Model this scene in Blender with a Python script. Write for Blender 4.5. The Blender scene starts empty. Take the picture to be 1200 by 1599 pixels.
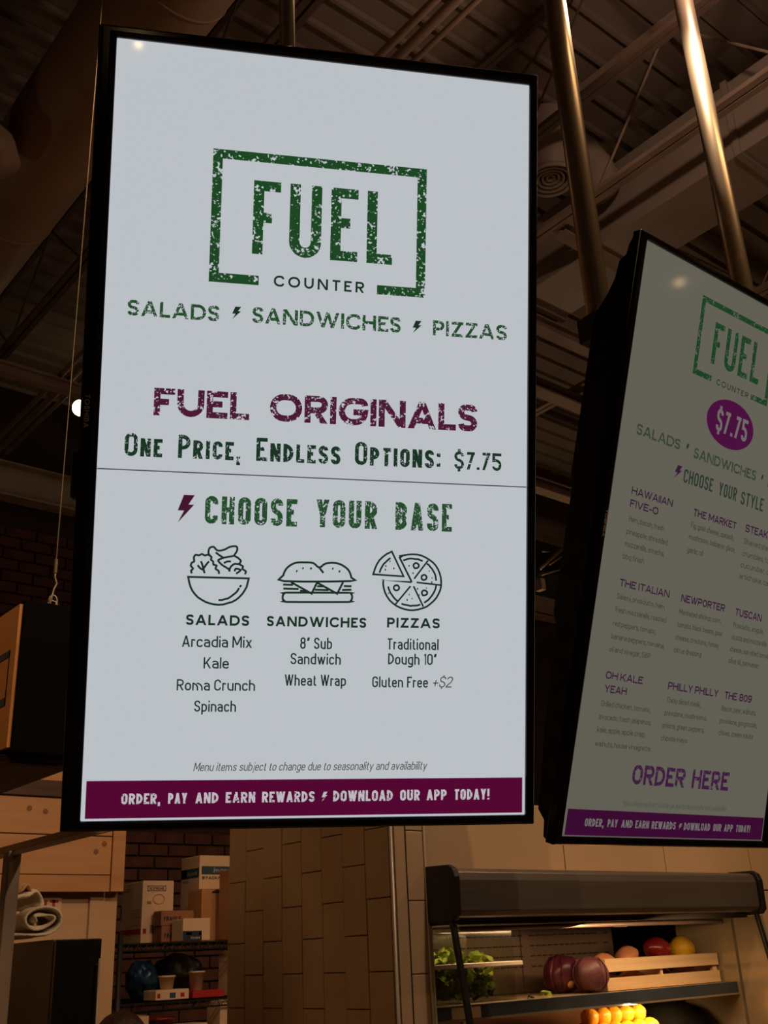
import bpy, math, random
from mathutils import Vector, Matrix

S = bpy.context.scene
C = S.collection
random.seed(7)

# ---------------------------------------------------------------- camera
CAM_F = 1652.04
FW = Vector((0.5943, 0.7058, 0.3857)).normalized()
RT = Vector((0.775, -0.630, -0.0423)); RT = (RT - FW * RT.dot(FW)).normalized()
UP = RT.cross(FW)
EYE = Vector((0, 0, 1.55))
cam_data = bpy.data.cameras.new('camera')
cam_data.sensor_fit = 'VERTICAL'; cam_data.sensor_height = 36.0
cam_data.lens = 36.0 * CAM_F / 1599.0
cam_data.clip_start = 0.05; cam_data.clip_end = 100
cam = bpy.data.objects.new('camera', cam_data); C.objects.link(cam)
cam.matrix_world = Matrix(((RT.x, UP.x, -FW.x, EYE.x), (RT.y, UP.y, -FW.y, EYE.y), (RT.z, UP.z, -FW.z, EYE.z), (0, 0, 0, 1)))
S.camera = cam


def at(px, py, axis, val):
    """point where the sight line of a photo pixel meets the plane axis = val"""
    d = FW + RT * ((px - 600) / CAM_F) - UP * ((py - 799.5) / CAM_F)
    return EYE + d * ((val - EYE[axis]) / d[axis])


# ---------------------------------------------------------------- exposure, world, lamps
S.view_settings.view_transform = 'Standard'
S.view_settings.look = 'None'
S.view_settings.exposure = 0.0
S.view_settings.gamma = 1.0
S.view_settings.use_curve_mapping = False
w = bpy.data.worlds.new('world'); S.world = w; w.use_nodes = True
w.node_tree.nodes['Background'].inputs[0].default_value = (1.0, 0.70, 0.46, 1)
w.node_tree.nodes['Background'].inputs[1].default_value = 0.012

WARM = (1.0, 0.61, 0.30)


def lamp(kind, loc, energy, color=WARM, radius=0.03, aim=None, size=None, cone=130, blend=0.6):
    d = bpy.data.lights.new('lamp_light', kind); d.energy = energy; d.color = color
    if kind in ('POINT', 'SPOT'): d.shadow_soft_size = radius
    if kind == 'SPOT': d.spot_size = math.radians(cone); d.spot_blend = blend
    if kind == 'AREA': d.shape = 'RECTANGLE'; d.size, d.size_y = size
    o = bpy.data.objects.new('lamp_light', d); C.objects.link(o); o.location = loc
    if aim is not None:
        o.rotation_euler = (Vector(aim) - Vector(loc)).to_track_quat('-Z', 'Y').to_euler()
    return o


# track heads of the shop floor behind the photographer, and over the kitchen
lamp('SPOT', (3.2, -1.6, 4.3), 116, aim=(2.8, 2.2, 1.0), cone=75)
lamp('SPOT', (2.2, -1.2, 4.3), 70, aim=(2.2, 2.5, 1.2), cone=70)
lamp('SPOT', (-0.9, 1.6, 4.0), 50, aim=(1.2, 2.9, 1.7), cone=80, radius=.3)
lamp('SPOT', (0.7, 1.9, 4.3), 21, aim=(1.6, 4.4, 2.1), cone=80)
lamp('SPOT', (1.9, 3.3, 4.3), 13, aim=(2.6, 5.0, 1.6), cone=60)
lamp('SPOT', (4.5, 0.6, 4.3), 60, aim=(3.6, 2.4, 1.0), cone=90)

lamp('POINT', (5.6, 4.3, 2.7), 20, radius=.12, color=(1.0, .66, .40))  # added fill light without a fixture, brightens the space between the displays
lamp('POINT', (-1.79, -2.55, 3.79), .8, radius=.02)
lamp('POINT', (4.23, -1.37, 3.31), .22, radius=.024)
lamp('POINT', (-0.6, 5.2, 3.0), 5, radius=.12, color=(1.0, .66, .40))  # another added fill light, no fixture, lifts the far left of the kitchen

# ---------------------------------------------------------------- materials


def principled(name, color, rough=0.6, metal=0.0, emit=None, estr=1.0, spec=0.5, coat=0.0, trans=0.0, ior=1.45):
    m = bpy.data.materials.new(name); m.use_nodes = True
    b = m.node_tree.nodes['Principled BSDF']
    b.inputs['Base Color'].default_value = (*color, 1); b.inputs['Roughness'].default_value = rough
    b.inputs['Metallic'].default_value = metal; b.inputs['Specular IOR Level'].default_value = spec
    b.inputs['Coat Weight'].default_value = coat; b.inputs['Transmission Weight'].default_value = trans
    b.inputs['IOR'].default_value = ior
    if emit: b.inputs['Emission Color'].default_value = (*emit, 1); b.inputs['Emission Strength'].default_value = estr
    return m


def noisy(name, c1, c2, scale=8, rough=0.6, metal=0.0, bump=0.0, stretch=(1, 1, 1), detail=4, spec=0.5, lo=0.35, hi=0.65, bscale=None):
    m = principled(name, c1, rough, metal, spec=spec); nt = m.node_tree; b = nt.nodes['Principled BSDF']
    tc = nt.nodes.new('ShaderNodeTexCoord'); mp = nt.nodes.new('ShaderNodeMapping'); mp.inputs['Scale'].default_value = stretch
    n = nt.nodes.new('ShaderNodeTexNoise'); n.inputs['Scale'].default_value = scale; n.inputs['Detail'].default_value = detail
    r = nt.nodes.new('ShaderNodeValToRGB'); r.color_ramp.elements[0].position = lo; r.color_ramp.elements[1].position = hi
    r.color_ramp.elements[0].color = (*c1, 1); r.color_ramp.elements[1].color = (*c2, 1)
    L = nt.links.new
    L(tc.outputs['Object'], mp.inputs['Vector']); L(mp.outputs[0], n.inputs['Vector']); L(n.outputs['Fac'], r.inputs[0]); L(r.outputs[0], b.inputs['Base Color'])
    if bump:
        n2 = nt.nodes.new('ShaderNodeTexNoise'); n2.inputs['Scale'].default_value = bscale or scale * 3; L(mp.outputs[0], n2.inputs['Vector'])
        bp = nt.nodes.new('ShaderNodeBump'); bp.inputs['Strength'].default_value = bump; bp.inputs['Distance'].default_value = 0.01
        L(n2.outputs['Fac'], bp.inputs['Height']); L(bp.outputs[0], b.inputs['Normal'])
    return m


def ink(name, color, back, amount, scale=260):
    """display ink that lets the bright page through in small worn specks"""
    m = principled(name, (0.0, 0.0, 0.0), 0.12, emit=color); nt = m.node_tree; b = nt.nodes['Principled BSDF']
    if amount > 0:
        tc = nt.nodes.new('ShaderNodeTexCoord'); L = nt.links.new
        n = nt.nodes.new('ShaderNodeTexNoise'); n.inputs['Scale'].default_value = scale; n.inputs['Detail'].default_value = 2.0
        g = nt.nodes.new('ShaderNodeTexNoise'); g.inputs['Scale'].default_value = scale * 0.22
        ad = nt.nodes.new('ShaderNodeMath'); ad.operation = 'MULTIPLY_ADD'; ad.inputs[1].default_value = 0.55
        r = nt.nodes.new('ShaderNodeValToRGB'); r.color_ramp.elements[0].position = 1 - amount; r.color_ramp.elements[1].position = min(1, 1.03 - amount)
        r.color_ramp.elements[0].color = (*color, 1); r.color_ramp.elements[1].color = (*back, 1)
        L(tc.outputs['Object'], n.inputs['Vector']); L(tc.outputs['Object'], g.inputs['Vector'])
        L(g.outputs['Fac'], ad.inputs[0]); L(n.outputs['Fac'], ad.inputs[2])
        L(ad.outputs[0], r.inputs[0]); L(r.outputs[0], b.inputs['Emission Color'])
    return m


P1 = (0.495, 0.525, 0.555)
P2 = (0.116, 0.110, 0.086)
M = dict(
    page1=principled('page_bright', (0.02, 0.02, 0.02), 0.045, emit=P1, spec=0.35),
    page2=principled('page_dim', (0.02, 0.02, 0.02), 0.06, emit=P2, spec=0.35),
    green1=ink('ink_green', (0.012, 0.062, 0.016), P1, 0.115, 230),
    greenf1=ink('ink_green_fine', (0.018, 0.070, 0.024), P1, 0.115, 420),
    dark1=ink('ink_dark', (0.010, 0.030, 0.017), P1, 0),
    darkf1=ink('ink_dark_worn', (0.010, 0.034, 0.017), P1, 0.075, 420),
    plum1=ink('ink_plum', (0.072, 0.010, 0.034), P1, 0.105, 330),
    plums1=ink('ink_plum_solid', (0.055, 0.008, 0.026), P1, 0),
    ban1=ink('banner_plum', (0.085, 0.002, 0.030), P1, 0),
    line1=ink('ink_line', (0.05, 0.035, 0.06), P1, 0),
    white1=ink('ink_white', (0.50, 0.47, 0.50), (0.085, 0.002, 0.030), 0.07, 420),
    grey1=ink('ink_grey', (0.055, 0.065, 0.062), P1, 0),
    green2=ink('ink_green_dim', (0.010, 0.052, 0.016), P2, 0.115, 260),
    greenf2=ink('ink_green_fine_dim', (0.030, 0.050, 0.030), P2, 0.10, 420),
    dark2=ink('ink_dark_dim', (0.022, 0.036, 0.025), P2, 0),
    tiny2=ink('ink_small_dim', (0.036, 0.050, 0.030), P2, 0),
    faint2=ink('ink_faint_dim', (0.060, 0.078, 0.050), P2, 0),
    plum2=ink('ink_plum_dim', (0.046, 0.010, 0.048), P2, 0.09, 380),
    plums2=ink('ink_plum_solid_dim', (0.036, 0.010, 0.036), P2, 0),
    ban2=ink('banner_plum_dim', (0.042, 0.003, 0.030), P2, 0),
    oval2=ink('badge_plum', (0.068, 0.005, 0.048), P2, 0),
    white2=ink('ink_white_dim', (0.15, 0.135, 0.13), P2, 0),
    bezel=principled('bezel_gloss_black', (0.004, 0.004, 0.005), 0.12, spec=0.6),
    casing=noisy('casing_matt_black', (0.006, 0.005, 0.005), (0.010, 0.008, 0.008), 30, 0.75, spec=0.15),
    badge=principled('maker_mark_grey', (0.34, 0.28, 0.24), 0.5),
    pole=noisy('brushed_pole', (0.42, 0.34, 0.24), (0.55, 0.45, 0.32), 30, 0.36, 0.85, stretch=(1, 1, 0.1)),
    steel=noisy('brushed_steel', (0.155, 0.13, 0.11), (0.195, 0.165, 0.14), 60, 0.34, 0.55, stretch=(0.03, 1, 6)),
    black=noisy('black_plastic', (0.010, 0.009, 0.009), (0.016, 0.014, 0.013), 40, 0.45),
    blackgloss=principled('black_gloss', (0.008, 0.007, 0.007), 0.15),
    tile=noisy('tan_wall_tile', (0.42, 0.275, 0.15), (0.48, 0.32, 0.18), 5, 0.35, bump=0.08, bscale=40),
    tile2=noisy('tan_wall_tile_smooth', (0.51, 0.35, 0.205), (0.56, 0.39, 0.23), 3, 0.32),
    grout=noisy('tile_grout', (0.27, 0.19, 0.11), (0.33, 0.23, 0.14), 30, 0.9),
    trimmetal=principled('edge_trim_metal', (0.30, 0.24, 0.18), 0.4, 0.3),
    trimwhite=principled('corner_trim_white', (0.62, 0.52, 0.38), 0.4),
    wood=noisy('pine_plank', (0.44, 0.215, 0.09), (0.51, 0.255, 0.11), 3, 0.5, stretch=(0.6, 4, 9), bump=0.05),
    wood2=noisy('pine_frame', (0.42, 0.195, 0.075), (0.49, 0.24, 0.095), 3, 0.5, stretch=(0.6, 4, 9)),
    knot=principled('pine_knot', (0.22, 0.09, 0.035), 0.6),
    birch=noisy('crate_wood', (0.66, 0.44, 0.24), (0.74, 0.52, 0.30), 6, 0.55, stretch=(0.6, 6, 12), bump=0.05),
    darkbeam=noisy('dark_beam', (0.05, 0.022, 0.012), (0.08, 0.035, 0.018), 6, 0.6, stretch=(0.5, 5, 5)),
    plaster=noisy('partition_paint', (0.50, 0.32, 0.18), (0.54, 0.35, 0.20), 3, 0.7, bump=0.03),
    brick=noisy('old_brick', (0.060, 0.020, 0.013), (0.105, 0.036, 0.025), 9, 0.85, bump=0.4),
    mortar=noisy('brick_mortar', (0.034, 0.018, 0.012), (0.05, 0.028, 0.02), 20, 0.95),
    deck=noisy('ceiling_deck', (0.20, 0.155, 0.115), (0.27, 0.21, 0.155), 2.2, 0.75, bump=0.05),
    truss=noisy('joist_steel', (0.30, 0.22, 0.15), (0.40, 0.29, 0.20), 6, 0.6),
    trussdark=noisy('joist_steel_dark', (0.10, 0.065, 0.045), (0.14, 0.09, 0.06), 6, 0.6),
    duct=noisy('duct_painted', (0.34, 0.23, 0.145), (0.42, 0.285, 0.18), 2.5, 0.55, bump=0.04),
    ductgrey=noisy('duct_galvanised', (0.34, 0.28, 0.21), (0.40, 0.33, 0.25), 3, 0.5),
    floor=noisy('concrete_floor', (0.20, 0.14, 0.10), (0.27, 0.19, 0.13), 1.5, 0.4),
    shopwall=noisy('shop_wall', (0.16, 0.10, 0.065), (0.20, 0.13, 0.085), 1.0, 0.8),
    postgrey=noisy('post_brown_grey', (0.24, 0.18, 0.13), (0.28, 0.21, 0.15), 5, 0.5), printface=noisy('printed_wood_face', (0.60, 0.26, 0.085), (0.66, 0.30, 0.11), 3, 0.9, spec=0.1, stretch=(1, 1, 6)),
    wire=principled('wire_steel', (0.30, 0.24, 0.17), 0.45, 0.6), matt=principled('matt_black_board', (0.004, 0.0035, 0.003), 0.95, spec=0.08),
    card=noisy('white_carton', (0.60, 0.41, 0.26), (0.66, 0.46, 0.30), 6, 0.75),
    kraft=noisy('kraft_carton', (0.42, 0.19, 0.075), (0.48, 0.225, 0.09), 8, 0.8),
    kraftdark=noisy('kraft_carton_dark', (0.25, 0.10, 0.05), (0.30, 0.13, 0.06), 8, 0.8),
    pblue=principled('print_blue', (0.02, 0.055, 0.095), 0.6),
    pgreen=principled('print_green', (0.03, 0.09, 0.05), 0.6),
    pred=principled('print_red', (0.36, 0.012, 0.008), 0.6),
    pgrey=principled('print_grey', (0.19, 0.14, 0.10), 0.7),
    pnavy=principled('print_navy', (0.012, 0.018, 0.035), 0.6),
    pwhite=principled('print_white', (0.50, 0.42, 0.36), 0.7),
    pblack=principled('print_black', (0.03, 0.022, 0.018), 0.6),
    terry=noisy('towel_cotton', (0.62, 0.52, 0.37), (0.72, 0.62, 0.45), 30, 0.9, bump=0.5, bscale=220),
    terrytan=noisy('towel_tan', (0.50, 0.27, 0.13), (0.56, 0.31, 0.16), 30, 0.9, bump=0.4),
    greyside=noisy('appliance_grey', (0.085, 0.075, 0.055), (0.11, 0.095, 0.07), 4, 0.45, 0.2),
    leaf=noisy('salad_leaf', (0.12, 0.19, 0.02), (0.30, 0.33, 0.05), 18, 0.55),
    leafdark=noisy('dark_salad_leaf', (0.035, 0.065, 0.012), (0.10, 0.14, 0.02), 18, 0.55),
    cabbage=noisy('red_cabbage', (0.06, 0.008, 0.016), (0.125, 0.022, 0.04), 9, 0.35, bump=0.3, detail=6),
    cabbage2=noisy('red_cabbage_dusty', (0.085, 0.022, 0.028), (0.15, 0.055, 0.065), 9, 0.45, bump=0.3, detail=6),
    stump=principled('cabbage_stump', (0.55, 0.24, 0.07), 0.6),
    potato=noisy('sweet_potato', (0.55, 0.20, 0.09), (0.66, 0.27, 0.13), 14, 0.55, bump=0.2),
    onion=noisy('red_onion', (0.16, 0.008, 0.012), (0.26, 0.02, 0.02), 5, 0.25, stretch=(4, 4, 1)),
    lemon=noisy('yellow_citrus', (0.72, 0.38, 0.015), (0.80, 0.46, 0.03), 30, 0.4, bump=0.2, bscale=160),
    orange=noisy('orange_peel', (0.85, 0.33, 0.015), (0.92, 0.42, 0.03), 30, 0.4, bump=0.2, bscale=160),
    panelback=noisy('case_back_panel', (0.20, 0.13, 0.10), (0.25, 0.165, 0.125), 2, 0.35, 0.2),
    paneldark=principled('case_slot_dark', (0.03, 0.022, 0.018), 0.6),
    sidepanel=noisy('case_side_panel', (0.42, 0.33, 0.20), (0.50, 0.39, 0.24), 4, 0.18, 0.35),
    shelfdeck=noisy('case_shelf_deck', (0.40, 0.28, 0.16), (0.48, 0.34, 0.20), 4, 0.4, 0.3),
    shelfedge=noisy('case_shelf_edge', (0.035, 0.045, 0.065), (0.05, 0.06, 0.08), 8, 0.35),
    hair=noisy('dark_brown_hair', (0.030, 0.012, 0.007), (0.055, 0.022, 0.012), 60, 0.5, stretch=(1, 1, 0.1), bump=0.4),
    skin=noisy('skin', (0.50, 0.27, 0.17), (0.54, 0.30, 0.19), 10, 0.5),
    shirt=noisy('dark_shirt', (0.03, 0.026, 0.026), (0.05, 0.04, 0.04), 20, 0.85),
    bulb=principled('glowing_globe', (0.9, 0.8, 0.6), 0.4, emit=(1.0, 0.80, 0.50), estr=5.0),
    bluebag=noisy('blue_plastic', (0.008, 0.03, 0.07), (0.02, 0.06, 0.12), 9, 0.3, bump=0.5),
    clearplastic=None, glass=None)


def glass(name, tint, rough, mixf):
    m = bpy.data.materials.new(name); m.use_nodes = True; nt = m.node_tree; nt.nodes.clear()
    o = nt.nodes.new('ShaderNodeOutputMaterial'); g = nt.nodes.new('ShaderNodeBsdfGlossy'); t = nt.nodes.new('ShaderNodeBsdfTransparent')
    mx = nt.nodes.new('ShaderNodeMixShader'); f = nt.nodes.new('ShaderNodeMath'); f.operation = 'POWER'; lw = nt.nodes.new('ShaderNodeLayerWeight'); lw.inputs[0].default_value = 0.5; f.inputs[1].default_value = 3.5; nt.links.new(lw.outputs['Facing'], f.inputs[0])
    ad = nt.nodes.new('ShaderNodeMath'); ad.operation = 'ADD'; ad.inputs[1].default_value = mixf
    g.inputs[0].default_value = (1, 1, 1, 1); g.inputs['Roughness'].default_value = rough; t.inputs[0].default_value = (*tint, 1)
    L = nt.links.new; L(f.outputs[0], ad.inputs[0]); L(ad.outputs[0], mx.inputs[0]); L(t.outputs[0], mx.inputs[1]); L(g.outputs[0], mx.inputs[2]); L(mx.outputs[0], o.inputs[0])
    return m


M['clearplastic'] = glass('clear_plastic', (0.93, 0.94, 0.88), 0.15, 0.03)
M['glass'] = glass('clear_glass', (0.90, 0.93, 0.88), 0.02, 0.0)

# ---------------------------------------------------------------- mesh helpers


class MB:
    def __init__(s): s.v = []; s.f = []

    def add(s, v, f):
        o = len(s.v); s.v += [Vector(p) for p in v]; s.f += [tuple(i + o for i in q) for q in f]; return s

    def box(s, a, b):
        x0, y0, z0 = a; x1, y1, z1 = b
        return s.add([(x0, y0, z0), (x1, y0, z0), (x1, y1, z0), (x0, y1, z0), (x0, y0, z1), (x1, y0, z1), (x1, y1, z1), (x0, y1, z1)],
                     [(3, 2, 1, 0), (4, 5, 6, 7), (0, 1, 5, 4), (1, 2, 6, 5), (2, 3, 7, 6), (3, 0, 4, 7)])

    def bar(s, p0, p1, wx, wy=None, ref=(0, 0, 1)):
        p0, p1 = Vector(p0), Vector(p1); wy = wy or wx; d = (p1 - p0).normalized(); ref = Vector(ref)
        if abs(d.dot(ref)) > 0.95: ref = Vector((0, 1, 0))
        a = d.cross(ref).normalized() * wx / 2; b = a.cross(d).normalized() * wy / 2
        v = [p + i * a + j * b for p in (p0, p1) for i, j in ((-1, -1), (1, -1), (1, 1), (-1, 1))]
        return s.add(v, [(0, 1, 2, 3), (7, 6, 5, 4), (0, 4, 5, 1), (1, 5, 6, 2), (2, 6, 7, 3), (3, 7, 4, 0)])

    def tube(s, pts, r, n=10, cap=True, radii=None):
        pts = [Vector(p) for p in pts]; o = len(s.v); m = len(pts)
        ref = None
        for i, p in enumerate(pts):
            d = (pts[min(i + 1, m - 1)] - pts[max(i - 1, 0)]).normalized()
            if ref is None: ref = d.orthogonal().normalized()
            ref = (ref - d * ref.dot(d)).normalized(); b = d.cross(ref)
            rr = radii[i] if radii else r
            for k in range(n):
                t = 2 * math.pi * k / n; s.v.append(p + (ref * math.cos(t) + b * math.sin(t)) * rr)
        for i in range(m - 1):
            for k in range(n):
                a = o + i * n + k; b2 = o + i * n + (k + 1) % n; s.f.append((a, b2, b2 + n, a + n))
        if cap: s.f.append(tuple(o + k for k in range(n))[::-1]); s.f.append(tuple(o + (m - 1) * n + k for k in range(n)))
        return s

    def lathe(s, c, prof, n=24, ax=(0, 0, 1)):
        c = Vector(c); ax = Vector(ax).normalized(); u = ax.orthogonal().normalized(); w2 = ax.cross(u); o = len(s.v)
        for r, h in prof:
            for k in range(n):
                t = 2 * math.pi * k / n; s.v.append(c + ax * h + (u * math.cos(t) + w2 * math.sin(t)) * r)
        for i in range(len(prof) - 1):
            for k in range(n):
                a = o + i * n + k; b = o + i * n + (k + 1) % n; s.f.append((a, b, b + n, a + n))
        return s

    def blob(s, c, r, fn=None, nu=20, nv=12, rot=None):
        c = Vector(c); o = len(s.v)
        for j in range(nv + 1):
            ph = math.pi * j / nv
            for i in range(nu):
                t = 2 * math.pi * i / nu
                d = Vector((math.sin(ph) * math.cos(t), math.sin(ph) * math.sin(t), math.cos(ph)))
                k = fn(d) if fn else 1.0
                p = Vector((d.x * r[0], d.y * r[1], d.z * r[2])) * k
                if rot: p = rot @ p
                s.v.append(c + p)
        for j in range(nv):
            for i in range(nu):
                a = o + j * nu + i; b = o + j * nu + (i + 1) % nu
                s.f.append((a, a + nu, b + nu, b))
        return s

    def prism(s, poly, x0, x1, axis=0):
        """poly of (a, b) in the plane across axis, extruded from x0 to x1"""
        n = len(poly); o = len(s.v)
        for x in (x0, x1):
            for a, b in poly:
                s.v.append(Vector((x, a, b)) if axis == 0 else Vector((a, x, b)) if axis == 1 else Vector((a, b, x)))
        s.f.append(tuple(o + i for i in range(n))[::-1]); s.f.append(tuple(o + n + i for i in range(n)))
        for i in range(n): j = (i + 1) % n; s.f.append((o + i, o + j, o + n + j, o + n + i))
        return s


WM = {}


def link(o, mw, parent=None):
    C.objects.link(o); WM[o.name] = mw
    if parent: o.parent = parent; o.matrix_basis = WM[parent.name].inverted() @ mw
    else: o.matrix_basis = mw
    return o


def tag(o, label=None, cat=None, group=None, kind=None):
    for k, v in (('label', label), ('category', cat), ('group', group), ('kind', kind)):
        if v: o[k] = v
    return o


def thing(name, label, cat, loc=(0, 0, 0), group=None, mat=None, parent=None, kind=None):
    o = bpy.data.objects.new(name, None); o.empty_display_size = 0.05
    link(o, mat or Matrix.Translation(Vector(loc)), parent); return tag(o, label, cat, group, kind)


def obj(name, mb, m, parent=None, smooth=False, local=False, bevel=0, label=None, cat=None, group=None, kind=None, fixn=True, origin=None):
    """verts in world space, or in the parent's own space when local"""
    if parent: mw = WM[parent.name]
    elif origin is not None: mw = Matrix.Translation(Vector(origin))
    else:
        lo = [min(p[i] for p in mb.v) for i in range(3)]; hi = [max(p[i] for p in mb.v) for i in range(3)]
        mw = Matrix.Translation(Vector(((lo[0] + hi[0]) / 2, (lo[1] + hi[1]) / 2, lo[2])))
    inv = mw.inverted(); v = mb.v if local else [inv @ p for p in mb.v]
    me = bpy.data.meshes.new(name); me.from_pydata(v, [], mb.f); me.materials.append(M[m] if isinstance(m, str) else m)
    if fixn:
        import bmesh
        bm = bmesh.new(); bm.from_mesh(me); bmesh.ops.remove_doubles(bm, verts=bm.verts, dist=1e-6); bmesh.ops.recalc_face_normals(bm, faces=bm.faces); bm.to_mesh(me); bm.free()
    me.polygons.foreach_set('use_smooth', [smooth] * len(me.polygons)); me.update()
    o = bpy.data.objects.new(name, me)
    if bevel:
        b = o.modifiers.new('bevel', 'BEVEL'); b.width = bevel; b.segments = 2; b.limit_method = 'ANGLE'
    link(o, mw, parent); return tag(o, label, cat, group, kind)


def rename_free(o): return o

# ---------------------------------------------------------------- stroke lettering


GL = {
    'A': (1.08, ['D0,0 .5,1', 'D1,0 .5,1', '.2,.3 .8,.3']), 'B': (1, ['0,0 0,1', '0,1 .95,1r .95,.53r 0,.53', '0,.53 1,.53r 1,0r 0,0']),
    'C': (1, ['1,.7 1,1r 0,1r 0,0r 1,0r 1,.3']), 'D': (1, ['0,0 0,1', '0,1 1,1r 1,0r 0,0']),
    'E': (.86, ['0,0 0,1', '0,1 1,1', '0,.52 .85,.52', '0,0 1,0']), 'F': (.84, ['0,0 0,1', '0,1 1,1', '0,.5 .82,.5']),
    'G': (1, ['1,.72 1,1r 0,1r 0,0r 1,0r 1,.48 .5,.48']), 'H': (1, ['0,0 0,1', '1,0 1,1', '0,.52 1,.52']), 'I': (0, ['0,0 0,1']),
    'J': (.85, ['1,1 1,0r 0,0r 0,.25']), 'K': (1, ['0,0 0,1', 'D.08,.36 1,1', 'D.3,.6 1,0']), 'L': (.82, ['0,1 0,0', '0,0 1,0']),
    'M': (1.3, ['0,0 0,1', '1,0 1,1', 'D0,1 .5,.22', 'D1,1 .5,.22']), 'N': (1.02, ['0,0 0,1', '1,0 1,1', 'D0,1 1,0']),
    'O': (1, ['@0,0r 0,1r 1,1r 1,0r']), 'P': (.96, ['0,0 0,1', '0,1 1,1r 1,.44r 0,.44']), 'Q': (1, ['@0,0r 0,1r 1,1r 1,0r', 'D.55,.28 1,-.08']),
    'R': (1, ['0,0 0,1', '0,1 1,1r 1,.47r 0,.47', 'D.45,.47 1,0']), 'S': (.96, ['1,.74 1,1r 0,1r 0,.55r 1,.46r 1,0r 0,0r 0,.27']),
    'T': (.92, ['0,1 1,1', '.5,0 .5,1']), 'U': (1, ['0,1 0,0r 1,0r 1,1']), 'V': (1.05, ['D0,1 .5,0', 'D1,1 .5,0']),
    'W': (1.5, ['D0,1 .27,0', 'D.5,1 .27,0', 'D.5,1 .73,0', 'D1,1 .73,0']), 'X': (1, ['D0,0 1,1', 'D0,1 1,0']),
    'Y': (1.02, ['D0,1 .5,.4', 'D1,1 .5,.4', '.5,0 .5,.46']), 'Z': (.92, ['0,1 1,1', '0,0 1,0', 'D0,0 1,1']),
    '0': (.95, ['@0,0r 0,1r 1,1r 1,0r']), '1': (.42, ['1,0 1,1', 'D0,.8 1,1']), '2': (.9, ['0,.74 0,1r 1,1r 1,.56r 0,.14r 0,0 1,0']),
    '3': (.9, ['0,.8 0,1r 1,1r 1,.53r .4,.53', '.4,.53 1,.53r 1,0r 0,0r 0,.2']), '4': (.9, ['.75,0 .75,1', 'D.72,1 0,.25', '0,.25 1,.25']),
    '5': (.9, ['1,1 0,1 0,.58 1,.6r 1,0r 0,0r 0,.25']), '7': (.86, ['0,1 1,1', 'D1,1 .12,0']),
    '8': (.95, ['@.05,1r .95,1r .95,.53r .05,.53r', '@0,.53r 1,.53r 1,0r 0,0r']), '9': (.9, ['@0,1r 1,1r 1,.42r 0,.42r', '1,.8 1,0r 0,0r 0,.2']),
    '$': (.95, ['1,.74 1,1r 0,1r 0,.55r 1,.46r 1,0r 0,0r 0,.27', '.5,1 .5,1.14', '.5,-.14 .5,0']),
    '&': (1.1, ['@.1,1r .8,1r .8,.55r .1,.55r', '.5,.55 0,.55r 0,0r .75,0r 1,.4']), ',': (0, ['0,.17 0,-.20']), '.': (0, ['0,0 0,.15']),
    ':': (0, ['0,.08 0,.24', '0,.5 0,.66']), '!': (0, ['0,.3 0,1', '0,0 0,.15']), '-': (.55, ['0,.4 1,.4']), '+': (.9, ['0,.4 1,.4', '.5,.12 .5,.68']),
    '\u201d': (.5, ['D0,.7 .4,1', 'D.6,.7 1,1']),
    'a': (.86, ['1,0 1,Xr 0,Xr 0,.54', '1,.4 0,.4r 0,0r 1,0']), 'b': (.9, ['0,0 0,1', '0,X 1,Xr 1,0r 0,0']), 'c': (.84, ['1,.5 1,Xr 0,Xr 0,0r 1,0r 1,.2']),
    'd': (.9, ['1,0 1,1', '1,X 0,Xr 0,0r 1,0']), 'e': (.86, ['0,.36 1,.36 1,Xr 0,Xr 0,0r 1,0r 1,.18']), 'f': (.55, ['.35,0 .35,1r 1,1', '0,X .95,X']),
    'g': (.9, ['1,X 0,Xr 0,0r 1,0', '1,X 1,Gr 0,Gr 0,-.1']), 'h': (.9, ['0,0 0,1', '0,X 1,Xr 1,0']), 'i': (0, ['0,0 0,X', '0,.84 0,1']),
    'j': (.3, ['1,X 1,Gr 0,G', '1,.84 1,1']), 'k': (.9, ['0,0 0,1', 'D.1,.22 .95,.7', 'D.32,.42 1,0']), 'l': (0, ['0,0 0,1']),
    'm': (1.5, ['0,0 0,X', '0,X .5,Xr .5,0', '.4,X 1,Xr 1,0']), 'n': (.9, ['0,0 0,X', '0,X 1,Xr 1,0']), 'o': (.9, ['@0,0r 0,Xr 1,Xr 1,0r']),
    'p': (.9, ['0,-.25 0,X', '0,X 1,Xr 1,0r 0,0']), 'q': (.9, ['1,-.25 1,X', '1,X 0,Xr 0,0r 1,0']), 'r': (.58, ['0,0 0,X', '0,X 1,Xr 1,.55']),
    's': (.82, ['1,.52 1,Xr 0,Xr 0,.38r 1,.33r 1,0r 0,0r 0,.18']), 't': (.56, ['.3,.9 .3,0r 1,0', '0,X .95,X']), 'u': (.9, ['0,X 0,0r 1,0', '1,0 1,X']),
    'v': (.9, ['D0,.7 .5,0', 'D1,.7 .5,0']), 'w': (1.35, ['D0,.7 .27,0', 'D.5,.7 .27,0', 'D.5,.7 .73,0', 'D1,.7 .73,0']),
    'x': (.88, ['D0,0 1,.7', 'D0,.7 1,0']), 'y': (.9, ['D0,.7 .5,0', 'D1,.7 .25,-.25']), 'z': (.8, ['0,X 1,X', '0,0 1,0', 'D0,0 1,.7']),
}
WIDE = dict(O=1.18, C=1.02, G=1.1, Q=1.18, S=.74, E=.74, F=.72, L=.68, B=.82, P=.78, R=.86, D=1.0, A=1.08, W=1.6, M=1.2, N=1.02, U=.94, T=.84, H=.96, Z=.86)
XH = .70


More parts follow.
